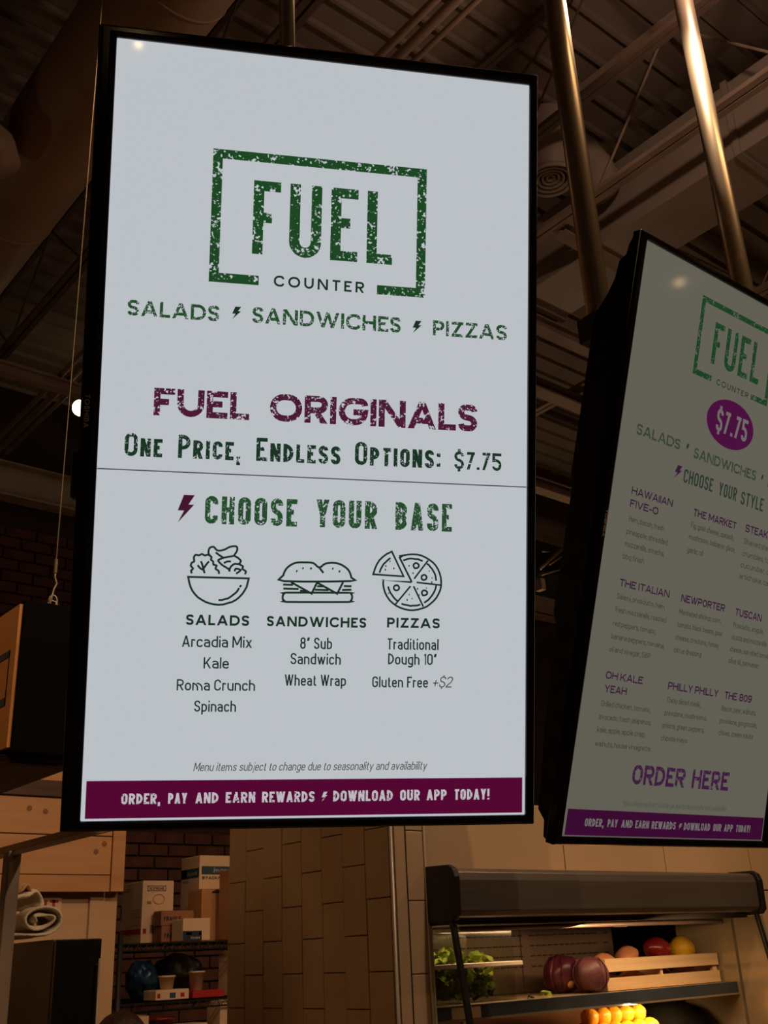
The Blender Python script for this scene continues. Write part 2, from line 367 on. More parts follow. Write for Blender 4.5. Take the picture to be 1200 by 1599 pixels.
def fillet(pts, closed, rcap, seg):
    n = len(pts); out = []
    for i, (x, y, rd) in enumerate(pts):
        P = Vector((x, y))
        if not rd or (not closed and i in (0, n - 1)): out.append(P); continue
        A = Vector(pts[(i - 1) % n][:2]); B = Vector(pts[(i + 1) % n][:2])
        la = (A - P).length; lb = (B - P).length
        ka = 1 if (not closed and i - 1 == 0) or not pts[(i - 1) % n][2] else .5
        kb = 1 if (not closed and i + 1 == n - 1) or not pts[(i + 1) % n][2] else .5
        d = min(la * ka, lb * kb, rcap)
        a = P + (A - P) / la * d; b = P + (B - P) / lb * d; k = .5523
        c1 = a + (P - a) * k; c2 = b + (P - b) * k
        for j in range(seg + 1):
            t = j / seg; out.append(a * (1 - t) ** 3 + c1 * 3 * t * (1 - t) ** 2 + c2 * 3 * t * t * (1 - t) + b * t ** 3)
    res = [out[0]]
    for p in out[1:]:
        if (p - res[-1]).length > 1e-6: res.append(p)
    if closed and (res[0] - res[-1]).length < 1e-6: res.pop()
    return res


def ribbon(pts, t, closed):
    n = len(pts); V = []
    for i, p in enumerate(pts):
        a = pts[(i - 1) % n] if (closed or i) else None; b = pts[(i + 1) % n] if (closed or i < n - 1) else None
        d1 = (p - a).normalized() if a is not None else (b - p).normalized(); d2 = (b - p).normalized() if b is not None else d1
        n1 = Vector((-d1.y, d1.x)); n2 = Vector((-d2.y, d2.x)); m = n1 + n2
        m = m.normalized() if m.length > 1e-6 else n1
        k = 1 / max(.55, m.dot(n1)); V += [p + m * t / 2 * k, p - m * t / 2 * k]
    F = [(2 * i, 2 * i + 1, 2 * i + 3, 2 * i + 2) for i in range(n - 1)]
    if closed: F.append((2 * n - 2, 2 * n - 1, 1, 0))
    return V, F


def glyph(ch, x0, Wd, H, t, seg, lower):
    """2-D polygons of one letter; x0 left edge, Wd outer width, H cap height, t stroke"""
    V = []; F = []

    def Y(s):
        if s == 'X': return XH * H, -t / 2
        if s == 'G': return -.25 * H, t / 2
        f = float(s); return f * H, (t / 2 if f == 0 else -t / 2 if f == 1 else 0)
    for st in GL[ch][1]:
        if st[0] == 'D':
            (xa, ya), (xb, yb) = [tuple(map(float, q.split(','))) for q in st[1:].split()]
            dx0 = abs(xb - xa) * Wd; dy = abs(yb - ya) * H; hw = t / 2 * math.hypot(dx0, dy) / dy * .96
            dx = abs(xb - xa) * (Wd - 2 * hw); hw = t / 2 * math.hypot(dx, dy) / dy * .98
            X = lambda u: x0 + hw + u * (Wd - 2 * hw)
            o = len(V); V += [Vector((X(xa) - hw, ya * H)), Vector((X(xa) + hw, ya * H)), Vector((X(xb) + hw, yb * H)), Vector((X(xb) - hw, yb * H))]
            F.append((o, o + 1, o + 2, o + 3)); continue
        closed = st[0] == '@'; raw = []
        for q in st.lstrip('@').split():
            xs, ys = q.split(','); rd = ys.endswith('r'); ys = ys.rstrip('r'); yy, iy = Y(ys)
            raw.append((float(xs), yy, iy, rd))
        pts = []
        for i, (x, y, iy, rd) in enumerate(raw):
            xx = x0 + t / 2 + x * (Wd - t); e = (not closed) and i in (0, len(raw) - 1)
            if e:
                nb = raw[1] if i == 0 else raw[-2]
                horiz = abs(nb[1] + nb[2] - y - iy) < 1e-6 or abs(nb[1] - y) < H * .05
                if horiz:
                    y += iy
                    if x == 0: xx = x0 + t * .3
                    elif x == 1: xx = x0 + Wd
            else: y += iy
            pts.append((xx, y, rd))
        rc = (Wd - t) * .55 if lower else 1e9
        v, f = ribbon(fillet(pts, closed, rc, seg), t, closed); o = len(V); V += v; F += [tuple(k + o for k in q) for q in f]
    return V, F


BOLT = [(.62, 1), (.0, .42), (.42, .42), (.12, 0), (.18, 0), (1, .62), (.56, .62), (1, 1)]
BOLT = [(.38, 1), (1, 1), (.66, .66), (.98, .66), (.08, 0), (.42, .44), (.06, .44)]


def layout(text, x0, x1, base, H, tr=.15, gap=.13, space=.34, wide=False, small=False, slant=0, seg=5):
    """fits a word or line between x0 and x1; y grows upwards from base"""
    t = tr * H; n = len(text); ws = 0; fixed = 0; info = []
    for ch in text:
        h = H; c = ch
        if small and ch.islower(): h = H * .79; c = ch.upper()
        if c == ' ': info.append((c, h, None)); fixed += space * H; continue
        wd = WIDE.get(c, GL[c][0]) if wide else GL[c][0]
        if wd == 0 or c == 'I': info.append((c, h, 0)); fixed += t
        else: info.append((c, h, wd)); ws += wd * h
    fixed += gap * H * (n - 1 - 2 * text.count(' ')) if n > 1 else 0
    k = (x1 - x0 - fixed) / ws if ws else 1
    V = []; F = []; x = x0
    for i, (c, h, wd) in enumerate(info):
        if wd is None: x += space * H; continue
        Wd = t if wd == 0 else wd * h * k
        tt = min(t, Wd * .46) if wd else t
        v, f = glyph(c, x, Wd, h, tt, seg, c.islower() and not small)
        o = len(V); V += [Vector((p.x + slant * p.y, p.y + base)) for p in v]; F += [tuple(q + o for q in ff) for ff in f]
        x += Wd + (gap * H if i + 1 < n and info[i + 1][2] is not None else 0)
    return V, F


def place(V2, F2, org, X, Yv):
    mb = MB(); mb.add([Vector(org) + X * p.x + Yv * p.y for p in V2], F2); return mb


STY = dict(logo=dict(tr=.138, gap=.125), countr=dict(tr=.185, gap=.36, wide=True), wide_rough=dict(tr=.195, gap=.12, wide=True),
           wide_plum=dict(tr=.225, gap=.085, wide=True), wide_dark=dict(tr=.215, gap=.17, wide=True), small_caps=dict(tr=.165, gap=.12, small=True),
           cond_dark=dict(tr=.16, gap=.12), cond_rough=dict(tr=.185, gap=.13), cond=dict(tr=.15, gap=.13), body=dict(tr=.132, gap=.10, space=.38), body_italic=dict(tr=.10, gap=.085, slant=.2, space=.36, seg=3),
           banner=dict(tr=.21, gap=.12), price=dict(tr=.16, gap=.12), head=dict(tr=.185, gap=.10, space=.52, seg=3), tiny=dict(tr=.13, gap=.085, space=.36, seg=2),
           tiny_italic=dict(tr=.11, gap=.085, slant=.2, space=.36, seg=2), order=dict(tr=.20, gap=.10))
INK1 = dict(logo='green1', countr='dark1', wide_rough='greenf1', bolt='dark1', bolt_plum='plums1', bolt_white='white1', wide_plum='plum1', small_caps='darkf1',
            cond_dark='darkf1', cond_rough='greenf1', wide_dark='dark1', body='dark1', body_italic='grey1', banner='white1')
INK2 = dict(logo='green2', countr='dark2', wide_rough='greenf2', bolt='dark2', bolt_plum='plums2', bolt_white='white2', cond='dark2', price='white2', head='plums2',
            tiny='tiny2', tiny_italic='faint2', order='plum2', banner='white2')

# text, left, right, baseline, cap height (in thousandths of the display width), style
LINES1 = [
    ('FUEL', 327, 660, 489.7, 177.9, 'logo'),
    ('COUNTER', 380, 594, 563.5, 26.1, 'countr'),
    ('SALADS', 51, 257, 656.7, 36.4, 'wide_rough'),
    ('~', 285, 307, 649.1, 30.3, 'bolt'),
    ('SANDWICHES', 333, 684, 653.9, 37.2, 'wide_rough'),
    ('~', 712, 735, 652.7, 31.2, 'bolt'),
    ('PIZZAS', 763, 947, 654.2, 36.9, 'wide_rough'),
    ('FUEL', 118, 333, 883.3, 63.2, 'wide_plum'),
    ('ORIGINALS', 380, 875, 882.2, 64.5, 'wide_plum'),
    ('One', 58, 141, 978.8, 52.7, 'small_caps'),
    ('Price,', 176, 316, 978.0, 53.2, 'small_caps'),
    ('Endless', 352, 547, 976.7, 53.9, 'small_caps'),
    ('Options:', 581, 786, 975.3, 54.8, 'small_caps'),
    ('$7.75', 820, 936, 974.2, 42.2, 'cond_dark'),
    ('CHOOSE', 241, 450, 1124.8, 63.2, 'cond_rough'),
    ('YOUR', 494, 637, 1124.0, 64.5, 'cond_rough'),
    ('BASE', 680, 816, 1123.9, 65.3, 'cond_rough'),
    ('~', 178, 217, 1125.2, 63.7, 'bolt_plum'),
    ('SALADS', 208, 348, 1352.9, 23.1, 'wide_dark'),
    ('SANDWICHES', 388, 616, 1352.5, 22.8, 'wide_dark'),
    ('PIZZAS', 665, 790, 1350.7, 22.7, 'wide_dark'),
    ('Arcadia Mix', 201, 356, 1401.9, 25.4, 'body'),
    ('Kale', 250, 306, 1448.7, 24.8, 'body'),
    ('Roma Crunch', 193, 366, 1497.6, 24.6, 'body'),
    ('Spinach', 233, 325, 1544.0, 24.6, 'body'),
    ('8” Sub', 465, 538, 1402.4, 25.9, 'body'),
    ('Sandwich', 444, 559, 1437.3, 25.2, 'body'),
    ('Wheat Wrap', 432, 572, 1485.3, 25.1, 'body'),
    ('Traditional', 666, 788, 1401.1, 25.7, 'body'),
    ('Dough 10”', 669, 784, 1435.4, 25.6, 'body'),
    ('Gluten Free', 633, 764, 1487.5, 24.8, 'body'),
    ('+$2', 773, 820, 1486.8, 25.1, 'body_italic'),
    ('Menu items subject to change due to seasonality and availability', 236, 763, 1673.4, 18.7, 'body_italic'),
    ('ORDER,', 84, 167, 1743.0, 22.8, 'banner'),
    ('PAY', 184, 225, 1742.9, 22.9, 'banner'),
    ('AND', 243, 293, 1742.8, 23.1, 'banner'),
    ('EARN', 309, 374, 1742.7, 23.2, 'banner'),
    ('REWARDS', 389, 507, 1742.6, 23.3, 'banner'),
    ('~', 522, 536, 1742.5, 21.7, 'bolt_white'),
    ('DOWNLOAD', 549, 686, 1742.4, 23.6, 'banner'),
    ('OUR', 703, 749, 1742.3, 23.9, 'banner'),
    ('APP', 765, 812, 1742.2, 24.0, 'banner'),
    ('TODAY!', 830, 914, 1742.1, 24.1, 'banner'),
]
LINES2 = [
    ('FUEL', 382, 647, 274.9, 137.1, 'logo'),
    ('COUNTER', 425, 601, 334.1, 19.2, 'countr'),
    ('$7.75', 452, 623, 478.9, 73.5, 'price'),
    ('SALADS', 76, 287, 584.7, 32.6, 'wide_rough'),
    ('~', 316, 333, 579.0, 23.4, 'bolt'),
    ('SANDWICHES', 360, 702, 591.8, 33.0, 'wide_rough'),
    ('~', 730, 746, 587.0, 23.8, 'bolt'),
    ('PIZZAS', 774, 981, 596.4, 34.5, 'wide_rough'),
    ('~', 277, 313, 674.1, 42.2, 'bolt_plum'),
    ('CHOOSE', 325, 478, 678.7, 43.4, 'cond'),
    ('YOUR', 512, 610, 681.0, 43.9, 'cond'),
    ('STYLE', 635, 765, 685.1, 44.0, 'cond'),
    ('HAWAIIAN', 92, 290, 765.8, 22.8, 'head'),
    ('FIVE-O', 93, 227, 804.4, 22.7, 'head'),
    ('Ham, bacon, fresh', 97, 266, 847.8, 17.4, 'tiny'),
    ('pineapple, shredded', 95, 291, 886.7, 17.4, 'tiny'),
    ('mozzarella, sriracha,', 94, 282, 924.0, 17.4, 'tiny'),
    ('bbq finish', 94, 193, 962.3, 17.4, 'tiny'),
    ('THE MARKET', 397, 629, 772.1, 24.0, 'head'),
    ('Fig, goat cheese, spinach,', 394, 624, 810.2, 18.4, 'tiny'),
    ('mushroom, balsamic glaze,', 391, 640, 847.5, 18.4, 'tiny'),
    ('garlic oil', 392, 473, 889.1, 18.4, 'tiny'),
    ('STEAKHOUSE', 681, 948, 769.1, 25.3, 'head'),
    ('Shaved steak, blue', 681, 914, 809.7, 19.4, 'tiny'),
    ('crumbles, tomato,', 680, 914, 850.5, 19.4, 'tiny'),
    ('cucumber, onion,', 680, 905, 888.6, 19.3, 'tiny'),
    ('artichoke, caesar', 681, 909, 926.1, 19.3, 'tiny'),
    ('THE ITALIAN', 95, 334, 1044.2, 22.3, 'head'),
    ('Salami, prosciutto, ham,', 92, 321, 1082.5, 16.7, 'tiny'),
    ('fresh mozzarella, roasted', 93, 335, 1122.2, 16.7, 'tiny'),
    ('red peppers, tomato,', 92, 292, 1163.4, 16.7, 'tiny'),
    ('banana peppers, romaine,', 92, 343, 1201.8, 16.7, 'tiny'),
    ('oil and vinegar, S&P', 91, 283, 1240.2, 16.6, 'tiny'),
    ('NEWPORTER', 394, 625, 1046.7, 23.6, 'head'),
    ('Marinated shrimp, corn,', 392, 614, 1086.5, 17.7, 'tiny'),
    ('tomato, black beans, goat', 392, 630, 1126.2, 17.6, 'tiny'),
    ('cheese, croutons, honey', 391, 618, 1166.8, 17.6, 'tiny'),
    ('citrus dressing', 391, 533, 1206.5, 17.6, 'tiny'),
    ('TUSCAN', 683, 836, 1050.0, 24.8, 'head'),
    ('Prosciutto, arugula,', 682, 857, 1089.4, 18.6, 'tiny'),
    ('ricotta and mozzarella', 682, 883, 1129.3, 18.6, 'tiny'),
    ('cheese, sun-dried tomato,', 681, 918, 1168.8, 18.5, 'tiny'),
    ('olive oil, parmesan', 681, 854, 1206.7, 18.5, 'tiny'),
    ('OH KALE', 92, 264, 1320.0, 22.1, 'head'),
    ('YEAH', 95, 196, 1359.6, 22.1, 'head'),
    ('Grilled chicken, tomato,', 89, 317, 1400.9, 16.5, 'tiny'),
    ('avocado, fresh jalapenos,', 88, 329, 1439.0, 16.5, 'tiny'),
    ('kale, apple, apple crisp,', 88, 309, 1476.4, 16.5, 'tiny'),
    ('walnuts, house vinaigrette', 87, 342, 1517.4, 16.5, 'tiny'),
    ('PHILLY PHILLY', 387, 649, 1322.6, 23.4, 'head'),
    ('Thinly sliced steak,', 389, 564, 1363.3, 17.5, 'tiny'),
    ('provolone, mushrooms,', 387, 604, 1402.8, 17.5, 'tiny'),
    ('onions, green peppers,', 385, 599, 1441.6, 17.5, 'tiny'),
    ('chipotle mayo', 386, 518, 1480.4, 17.4, 'tiny'),
    ('THE 809', 683, 837, 1324.4, 24.6, 'head'),
    ('Bacon, pear, walnuts,', 677, 872, 1364.0, 18.4, 'tiny'),
    ('provolone, gorgonzola,', 676, 885, 1404.4, 18.4, 'tiny'),
    ('chives, cream sauce', 677, 871, 1442.9, 18.4, 'tiny'),
    ('ORDER', 275, 533, 1619.6, 59.0, 'order'),
    ('HERE', 570, 767, 1619.2, 59.8, 'order'),
    ('Menu items subject to change due to seasonality and availability', 249, 772, 1684.9, 16.9, 'tiny_italic'),
    ('ORDER,', 92, 175, 1748.6, 22.9, 'banner'),
    ('PAY', 192, 237, 1748.8, 23.0, 'banner'),
    ('AND', 255, 307, 1749.0, 23.0, 'banner'),
    ('EARN', 320, 385, 1749.2, 23.0, 'banner'),
    ('REWARDS', 398, 517, 1749.6, 23.1, 'banner'),
    ('~', 531, 549, 1749.8, 20.1, 'bolt_white'),
    ('DOWNLOAD', 559, 697, 1750.1, 23.2, 'banner'),
    ('OUR', 714, 758, 1750.4, 23.2, 'banner'),
    ('APP', 774, 822, 1750.6, 23.3, 'banner'),
    ('TODAY!', 840, 921, 1750.9, 23.3, 'banner'),
]
ICONS = [
    ('bowl', 1, [(209, 1246), (212, 1259), (215, 1268), (219, 1276), (225, 1284), (232, 1291), (240, 1296), (249, 1301), (258, 1304), (268, 1306), (278, 1307), (289, 1306), (298, 1303), (308, 1300), (317, 1295), (324, 1289), (331, 1281), (336, 1273), (340, 1265), (342, 1256), (344, 1246)]),
    ('bowl', 0, [(278, 1296), (285, 1296), (292, 1294), (299, 1292), (305, 1288), (310, 1284), (316, 1279), (320, 1274), (323, 1268)]),
    ('bowl', 0, [(324, 1266), (328, 1262)]),
    ('bowl', 0, [(217, 1238), (215, 1232), (219, 1227), (214, 1221), (216, 1214), (221, 1211), (220, 1202), (224, 1196), (231, 1197), (238, 1194), (244, 1197), (251, 1195), (259, 1200), (258, 1206), (263, 1210), (264, 1217), (271, 1219), (269, 1226), (276, 1231), (277, 1238)]),
    ('bowl', 0, [(236, 1210), (240, 1220), (245, 1237)]),
    ('bowl', 0, [(254, 1210), (249, 1216), (242, 1227)]),
    ('bowl', 0, [(229, 1219), (235, 1226), (243, 1230)]),
    ('bowl', 0, [(257, 1199), (252, 1191), (254, 1180), (263, 1177), (272, 1185), (286, 1183), (299, 1176), (312, 1174), (316, 1178), (315, 1186), (310, 1195), (318, 1200), (325, 1207), (320, 1214), (311, 1214), (302, 1222), (300, 1232)]),
    ('bowl', 0, [(273, 1207), (286, 1201), (309, 1196)]),
    ('bowl', 0, [(287, 1213), (295, 1209), (303, 1209)]),
    ('bowl', 0, [(268, 1189), (276, 1195), (286, 1201)]),
    ('bowl', 0, [(273, 1207), (283, 1217), (298, 1226), (300, 1232)]),
    ('bowl', 0, [(320, 1214), (330, 1219), (329, 1225), (337, 1230), (335, 1237)]),
    ('bowl', 0, [(312, 1231), (314, 1225), (325, 1227), (321, 1232), (315, 1236)]),
    ('sand', 1, [(424, 1250), (422, 1237), (430, 1220), (448, 1208), (470, 1206), (490, 1207), (504, 1217), (517, 1208), (536, 1205), (555, 1209), (572, 1221), (579, 1238), (577, 1246)]),
    ('sand', 0, [(504, 1217), (514, 1229)]),
    ('sand', 0, [(451, 1226), (454, 1227)]),
    ('sand', 0, [(465, 1219), (468, 1220)]),
    ('sand', 0, [(483, 1219), (487, 1220)]),
    ('sand', 0, [(534, 1218), (537, 1219)]),
    ('sand', 0, [(549, 1224), (553, 1225)]),
    ('sand', 0, [(422, 1258), (445, 1258)]),
    ('sand', 0, [(423, 1267), (458, 1267)]),
    ('sand', 0, [(440, 1252), (488, 1277), (500, 1251)]),
    ('sand', 0, [(501, 1252), (547, 1276), (560, 1249)]),
    ('sand', 0, [(562, 1258), (580, 1258)]),
    ('sand', 0, [(558, 1267), (580, 1266)]),
    ('sand', 0, [(461, 1271), (478, 1272)]),
    ('sand', 0, [(500, 1260), (514, 1260)]),
    ('sand', 0, [(495, 1268), (527, 1268)]),
    ('sand', 1, [(431, 1297), (427, 1295), (423, 1292), (422, 1287), (423, 1281), (426, 1278), (431, 1276), (573, 1273), (578, 1274), (581, 1278), (582, 1283), (581, 1288), (578, 1292), (574, 1294)]),
    ('pizza', 0, [(722, 1245), (691, 1187), (691, 1187), (691, 1187), (701, 1183), (711, 1181), (722, 1180), (733, 1180), (743, 1182), (753, 1186), (762, 1191), (771, 1197), (778, 1204), (784, 1213), (788, 1222), (791, 1232), (792, 1242), (792, 1252), (790, 1262), (786, 1271), (781, 1280), (774, 1288), (766, 1295), (758, 1301), (748, 1305), (738, 1308), (727, 1310), (717, 1310), (706, 1308), (696, 1305), (687, 1301), (678, 1295), (670, 1288), (664, 1280), (659, 1271), (656, 1262), (654, 1252), (654, 1242), (652, 1242), (721, 1245)]),
    ('pizza', 0, [(727, 1237), (760, 1193)]),
    ('pizza', 0, [(733, 1245), (790, 1250)]),
    ('pizza', 0, [(726, 1254), (750, 1301)]),
    ('pizza', 0, [(719, 1254), (683, 1298)]),
    ('pizza', 1, [(702, 1232), (630, 1229), (634, 1216), (638, 1206), (644, 1196), (652, 1188), (661, 1181), (673, 1175)]),
    ('pizza', 0, [(645, 1225), (647, 1218), (650, 1212), (654, 1205), (659, 1200), (664, 1195), (670, 1190)]),
    ('pizza', 0, [(700, 1195), (706, 1193), (711, 1191), (717, 1190), (723, 1190), (730, 1191), (736, 1191), (741, 1193), (747, 1195)]),
    ('pizza', 0, [(757, 1201), (762, 1204), (766, 1209), (770, 1213), (773, 1218), (776, 1223), (778, 1228), (779, 1234), (780, 1240)]),
    ('pizza', 0, [(780, 1251), (779, 1257), (777, 1263), (774, 1269), (771, 1274), (767, 1279), (763, 1284), (758, 1288), (752, 1292)]),
    ('pizza', 0, [(743, 1296), (738, 1298), (732, 1299), (726, 1299), (720, 1300), (715, 1299), (709, 1298), (703, 1297), (698, 1295)]),
    ('pizza', 0, [(688, 1289), (684, 1286), (680, 1282), (677, 1278), (674, 1274), (671, 1270), (669, 1265), (667, 1261), (666, 1256)]),
    ('pizza', 1, [(738, 1206), (737, 1209), (735, 1211), (731, 1212), (728, 1212), (726, 1209), (725, 1206), (726, 1203), (728, 1201), (731, 1200), (734, 1201), (737, 1203)]),
    ('pizza', 1, [(757, 1233), (756, 1236), (754, 1238), (751, 1239), (748, 1239), (745, 1236), (745, 1233), (745, 1230), (748, 1228), (751, 1227), (754, 1228), (756, 1230)]),
    ('pizza', 1, [(759, 1269), (758, 1272), (755, 1274), (752, 1275), (749, 1275), (747, 1272), (746, 1269), (747, 1266), (749, 1264), (752, 1263), (755, 1264), (758, 1266)]),
    ('pizza', 1, [(692, 1259), (691, 1262), (689, 1264), (685, 1265), (682, 1264), (680, 1262), (679, 1259), (680, 1256), (682, 1254), (685, 1253), (688, 1253), (691, 1256)]),
    ('pizza', 0, [(713, 1207), (716, 1207)]),
    ('pizza', 0, [(723, 1224), (726, 1224)]),
    ('pizza', 0, [(762, 1218), (764, 1218)]),
    ('pizza', 0, [(769, 1234), (771, 1234)]),
    ('pizza', 0, [(768, 1244), (771, 1244)]),
    ('pizza', 0, [(734, 1260), (737, 1260)]),
    ('pizza', 0, [(756, 1258), (758, 1258)]),
    ('pizza', 0, [(739, 1274), (741, 1274)]),
    ('pizza', 0, [(715, 1274), (717, 1274)]),
    ('pizza', 0, [(722, 1283), (724, 1283)]),
    ('pizza', 0, [(710, 1286), (713, 1286)]),
    ('pizza', 0, [(668, 1198), (670, 1198)]),
    ('pizza', 0, [(658, 1209), (661, 1209)]),
    ('pizza', 0, [(677, 1214), (680, 1214)]),
    ('pizza', 0, [(657, 1218), (660, 1217)]),
    ('pizza', 0, [(666, 1272), (668, 1272)]),
]

# ---------------------------------------------------------------- displays

PW = 0.685; PH = PW * 16 / 9; U = PW / 1000


def flat(poly_uv, depth):
    return MB().add([(-PW / 2 + u * U, -depth, PH / 2 - v * U) for u, v in poly_uv], [tuple(range(len(poly_uv)))])


def uvmesh(V, F, depth):
    return MB().add([(-PW / 2 + p.x * U, -depth, PH / 2 + p.y * U) for p in V], F)


def smooth_path(pts, closed):
    P = [Vector((x, -y)) for x, y in pts]
    if len(P) < 3: return P
    out = []; n = len(P)
    for i in range(n if closed else n - 1):
        p0 = P[(i - 1) % n] if closed or i else P[0]; p1 = P[i]; p2 = P[(i + 1) % n]; p3 = P[(i + 2) % n] if closed or i + 2 < n else P[-1]
        for j in range(3):
            t = j / 3; out.append(.5 * ((2 * p1) + (p2 - p0) * t + (2 * p0 - 5 * p1 + 4 * p2 - p3) * t * t + (3 * p1 - p0 - 3 * p2 + p3) * t ** 3))
    if not closed: out.append(P[-1])
    return out


def display(name, label, mat, page, ink_of, lines, brand, extra):
    t = thing(name, label, 'display', mat=mat)
    l, r, tp, bt = brand['rim']
    x0, x1, z0, z1 = -PW / 2 - l, PW / 2 + r, -PH / 2 - bt, PH / 2 + tp
    # bezel: a frame with a raised, rounded lip around the page
    fr = MB(); prof = [(0, .004), (0, -.004), (.3, -.009), (.8, -.009), (1, -.004), (1, .016), (0, .016)]
    ring = []
    for k, dpt in prof:
        ring.append([(-PW / 2 - l * k, dpt, -PH / 2 - bt * k), (PW / 2 + r * k, dpt, -PH / 2 - bt * k), (PW / 2 + r * k, dpt, PH / 2 + tp * k), (-PW / 2 - l * k, dpt, PH / 2 + tp * k)])
    v = [p for q in ring for p in q]; f = []
    m = len(prof)
    for i in range(m):
        for k in range(4):
            j = (i + 1) % m; f.append((i * 4 + k, i * 4 + (k + 1) % 4, j * 4 + (k + 1) % 4, j * 4 + k))
    fr.add(v, f); obj('bezel', fr, 'bezel', t, local=True, bevel=.0015)
    # housing: thick, bulging in the middle, slimmer towards both ends
    hz = lambda vv: PH / 2 - vv * U
    pr = [(.014, z1 - .002), (.026, hz(18)), (.030, hz(48)), (.046, hz(62)), (.052, hz(120)), (.066, hz(165)), (.088, hz(215)), (.094, hz(240)), (.094, hz(730)), (.086, hz(760)),
          (.086, hz(1150)), (.070, hz(1200)), (.064, hz(1500)), (.052, hz(1660)), (.050, hz(1720)), (.030, hz(1745)), (.026, hz(1790)), (.014, z0 + .002)]
    obj('rear_housing', MB().prism(pr, x0 + .002, x1 - .002), 'casing', t, local=True, bevel=.003)
    vents = MB()
    for i in range(22): vents.box((x0 + .06 + i * .026, .0935, hz(560)), (x0 + .07 + i * .026, .0965, hz(330)))
    obj('vent_ribs', vents, 'black', t, local=True)
    obj('mount_plate', MB().box((-.22, .092, hz(1100)), (.22, .112, hz(250))), 'black', t, local=True, bevel=.003)
    if brand.get('bracket'): obj('side_bracket', MB().box((x0 - .011, .012, hz(1075)), (x0 + .004, .050, hz(968))), 'black', t, local=True, bevel=.002)
    pg = obj('screen', MB().box((-PW / 2, -.0004, -PH / 2), (PW / 2, .010, PH / 2)), page, t, local=True)
    for q in extra(pg): pass
    for tx, a, b, base, cap, st in lines:
        if st.startswith('bolt'):
            o_ = obj('lightning_bolt', uvmesh([Vector((a + (b - a) * x, -base + cap * y)) for x, y in BOLT], [(0, 1, 2, 6), (2, 3, 4, 5), (2, 5, 6)], .0016), ink_of[st], pg, local=True, fixn=False)
            continue
        V, F = layout(tx, a, b, -base, cap, **STY[st])
        obj('lettering', uvmesh(V, F, .0016), ink_of[st], pg, local=True, fixn=False, label='lettering reading ' + tx)
    u0, v0, v1, hgt = brand['mark']
    V, F = layout('TOSHIBA', 0, v1 - v0, 0, hgt, tr=.2, gap=.2, wide=True)
    obj('maker_mark', MB().add([(-PW / 2 + (u0 + p.y) * U, -.0096, PH / 2 - (v0 + p.x) * U) for p in V], F), 'badge', t, local=True, fixn=False, label='small grey maker lettering on the black rim')
    return t


def logo_frame(pg, x0, x1, y0, y1, ga, gb, tk, m):
    mb = MB()
    for a, b, c, d in ((x0, x0 + tk, y0, y1), (x0, x1, y0, y0 + tk), (x1 - tk, x1, y0, y1), (x0, ga, y1 - tk, y1), (gb, x1, y1 - tk, y1)):
        f2 = flat([(a, d), (b, d), (b, c), (a, c)], .0014); mb.add(f2.v, f2.f)
    # worn outer edge: small nicks are in the ink; the frame itself is five joined strokes
    return obj('logo_frame', mb, m, pg, local=True, fixn=False, label='open rectangular frame around the logo')


def extra1(pg):
    logo_frame(pg, 230, 742, 244, 564, 345, 625, 22.5, 'green1')
    obj('divider_line', flat([(1, 1011.5), (999, 1011.5), (999, 1009), (1, 1009)], .0014), 'line1', pg, local=True, fixn=False)
    obj('banner', flat([(9, 1773), (993.5, 1773), (993.5, 1693), (9, 1693)], .0010), 'ban1', pg, local=True, fixn=False, label='plum banner along the foot of the page')
    for kind, nm, wd in (('bowl', 'salad_bowl_icon', 4.6), ('sand', 'sandwich_icon', 4.8), ('pizza', 'pizza_icon', 4.4)):
        mb = MB()
        for n, cl, pts in ICONS:
            if n != kind: continue
            P = [Vector((x, -y)) for x, y in pts] if len(pts) < 3 or (n == 'pizza' and len(pts) > 30) or (n == 'sand' and len(pts) <= 3) or (n == 'pizza' and cl and len(pts) < 10 and len(pts) > 5 and False) else smooth_path(pts, bool(cl))
            if n == 'pizza' and cl and len(pts) <= 9: P = [Vector((x, -y)) for x, y in pts]
            if n == 'bowl' and cl: P = [Vector((x, -y)) for x, y in pts]
            V, F = ribbon(P, wd if len(pts) > 2 or kind != 'pizza' else 4.0, bool(cl)); u = uvmesh(V, F, .0015); mb.add(u.v, u.f)
        obj(nm, mb, 'dark1', pg, local=True, fixn=False)
    return []


def extra2(pg):
    logo_frame(pg, 300, 713, 74, 332, 397, 618, 18, 'green2')
    obj('banner', flat([(13, 1775), (995, 1775), (995, 1701), (13, 1701)], .0010), 'ban2', pg, local=True, fixn=False, label='plum banner along the foot of the page')
    ov = [(529 + 129 * math.cos(2 * math.pi * i / 40), 443 - 79 * math.sin(2 * math.pi * i / 40)) for i in range(40)]
    obj('price_badge', flat(ov[::-1], .0010), 'oval2', pg, local=True, fixn=False, label='plum oval badge behind the price')
    return []


def mat4(R, c): return Matrix.Translation(Vector(c)) @ Matrix(R).to_4x4()


D1 = display('menu_display', 'large bright portrait menu display hanging nearest, headed FUEL ORIGINALS', mat4(
    [[0.8778143772046115, 0.4587851080474222, -0.13768857544035748], [-0.4789632694425611, 0.8370948753451093, -0.2643224473930436], [-0.006008801691884875, 0.2979738147973257, 0.9545551319841912]],
    (0.895, 1.209, 2.33)), 'page1', INK1, LINES1, dict(rim=(.0285, .0145, .0185, .0145), mark=(-32, 846, 922, 11), bracket=True), extra1)
D2 = display('menu_display', 'dimmer portrait menu display at the right, reading CHOOSE YOUR STYLE and ORDER HERE', mat4(
    [[0.9998622502906148, 0.0056065614397806775, -0.015622000915691919], [-0.01061946548209125, 0.9394486965013368, -0.34252499703644085], [0.012755680956443964, 0.34264371161712737, 0.9393788264020944]],
    (1.956, 1.227, 2.325)), 'page2', INK2, LINES2, dict(rim=(.024, .024, .0135, .0165), mark=(-22, 836, 916, 9)), extra2)


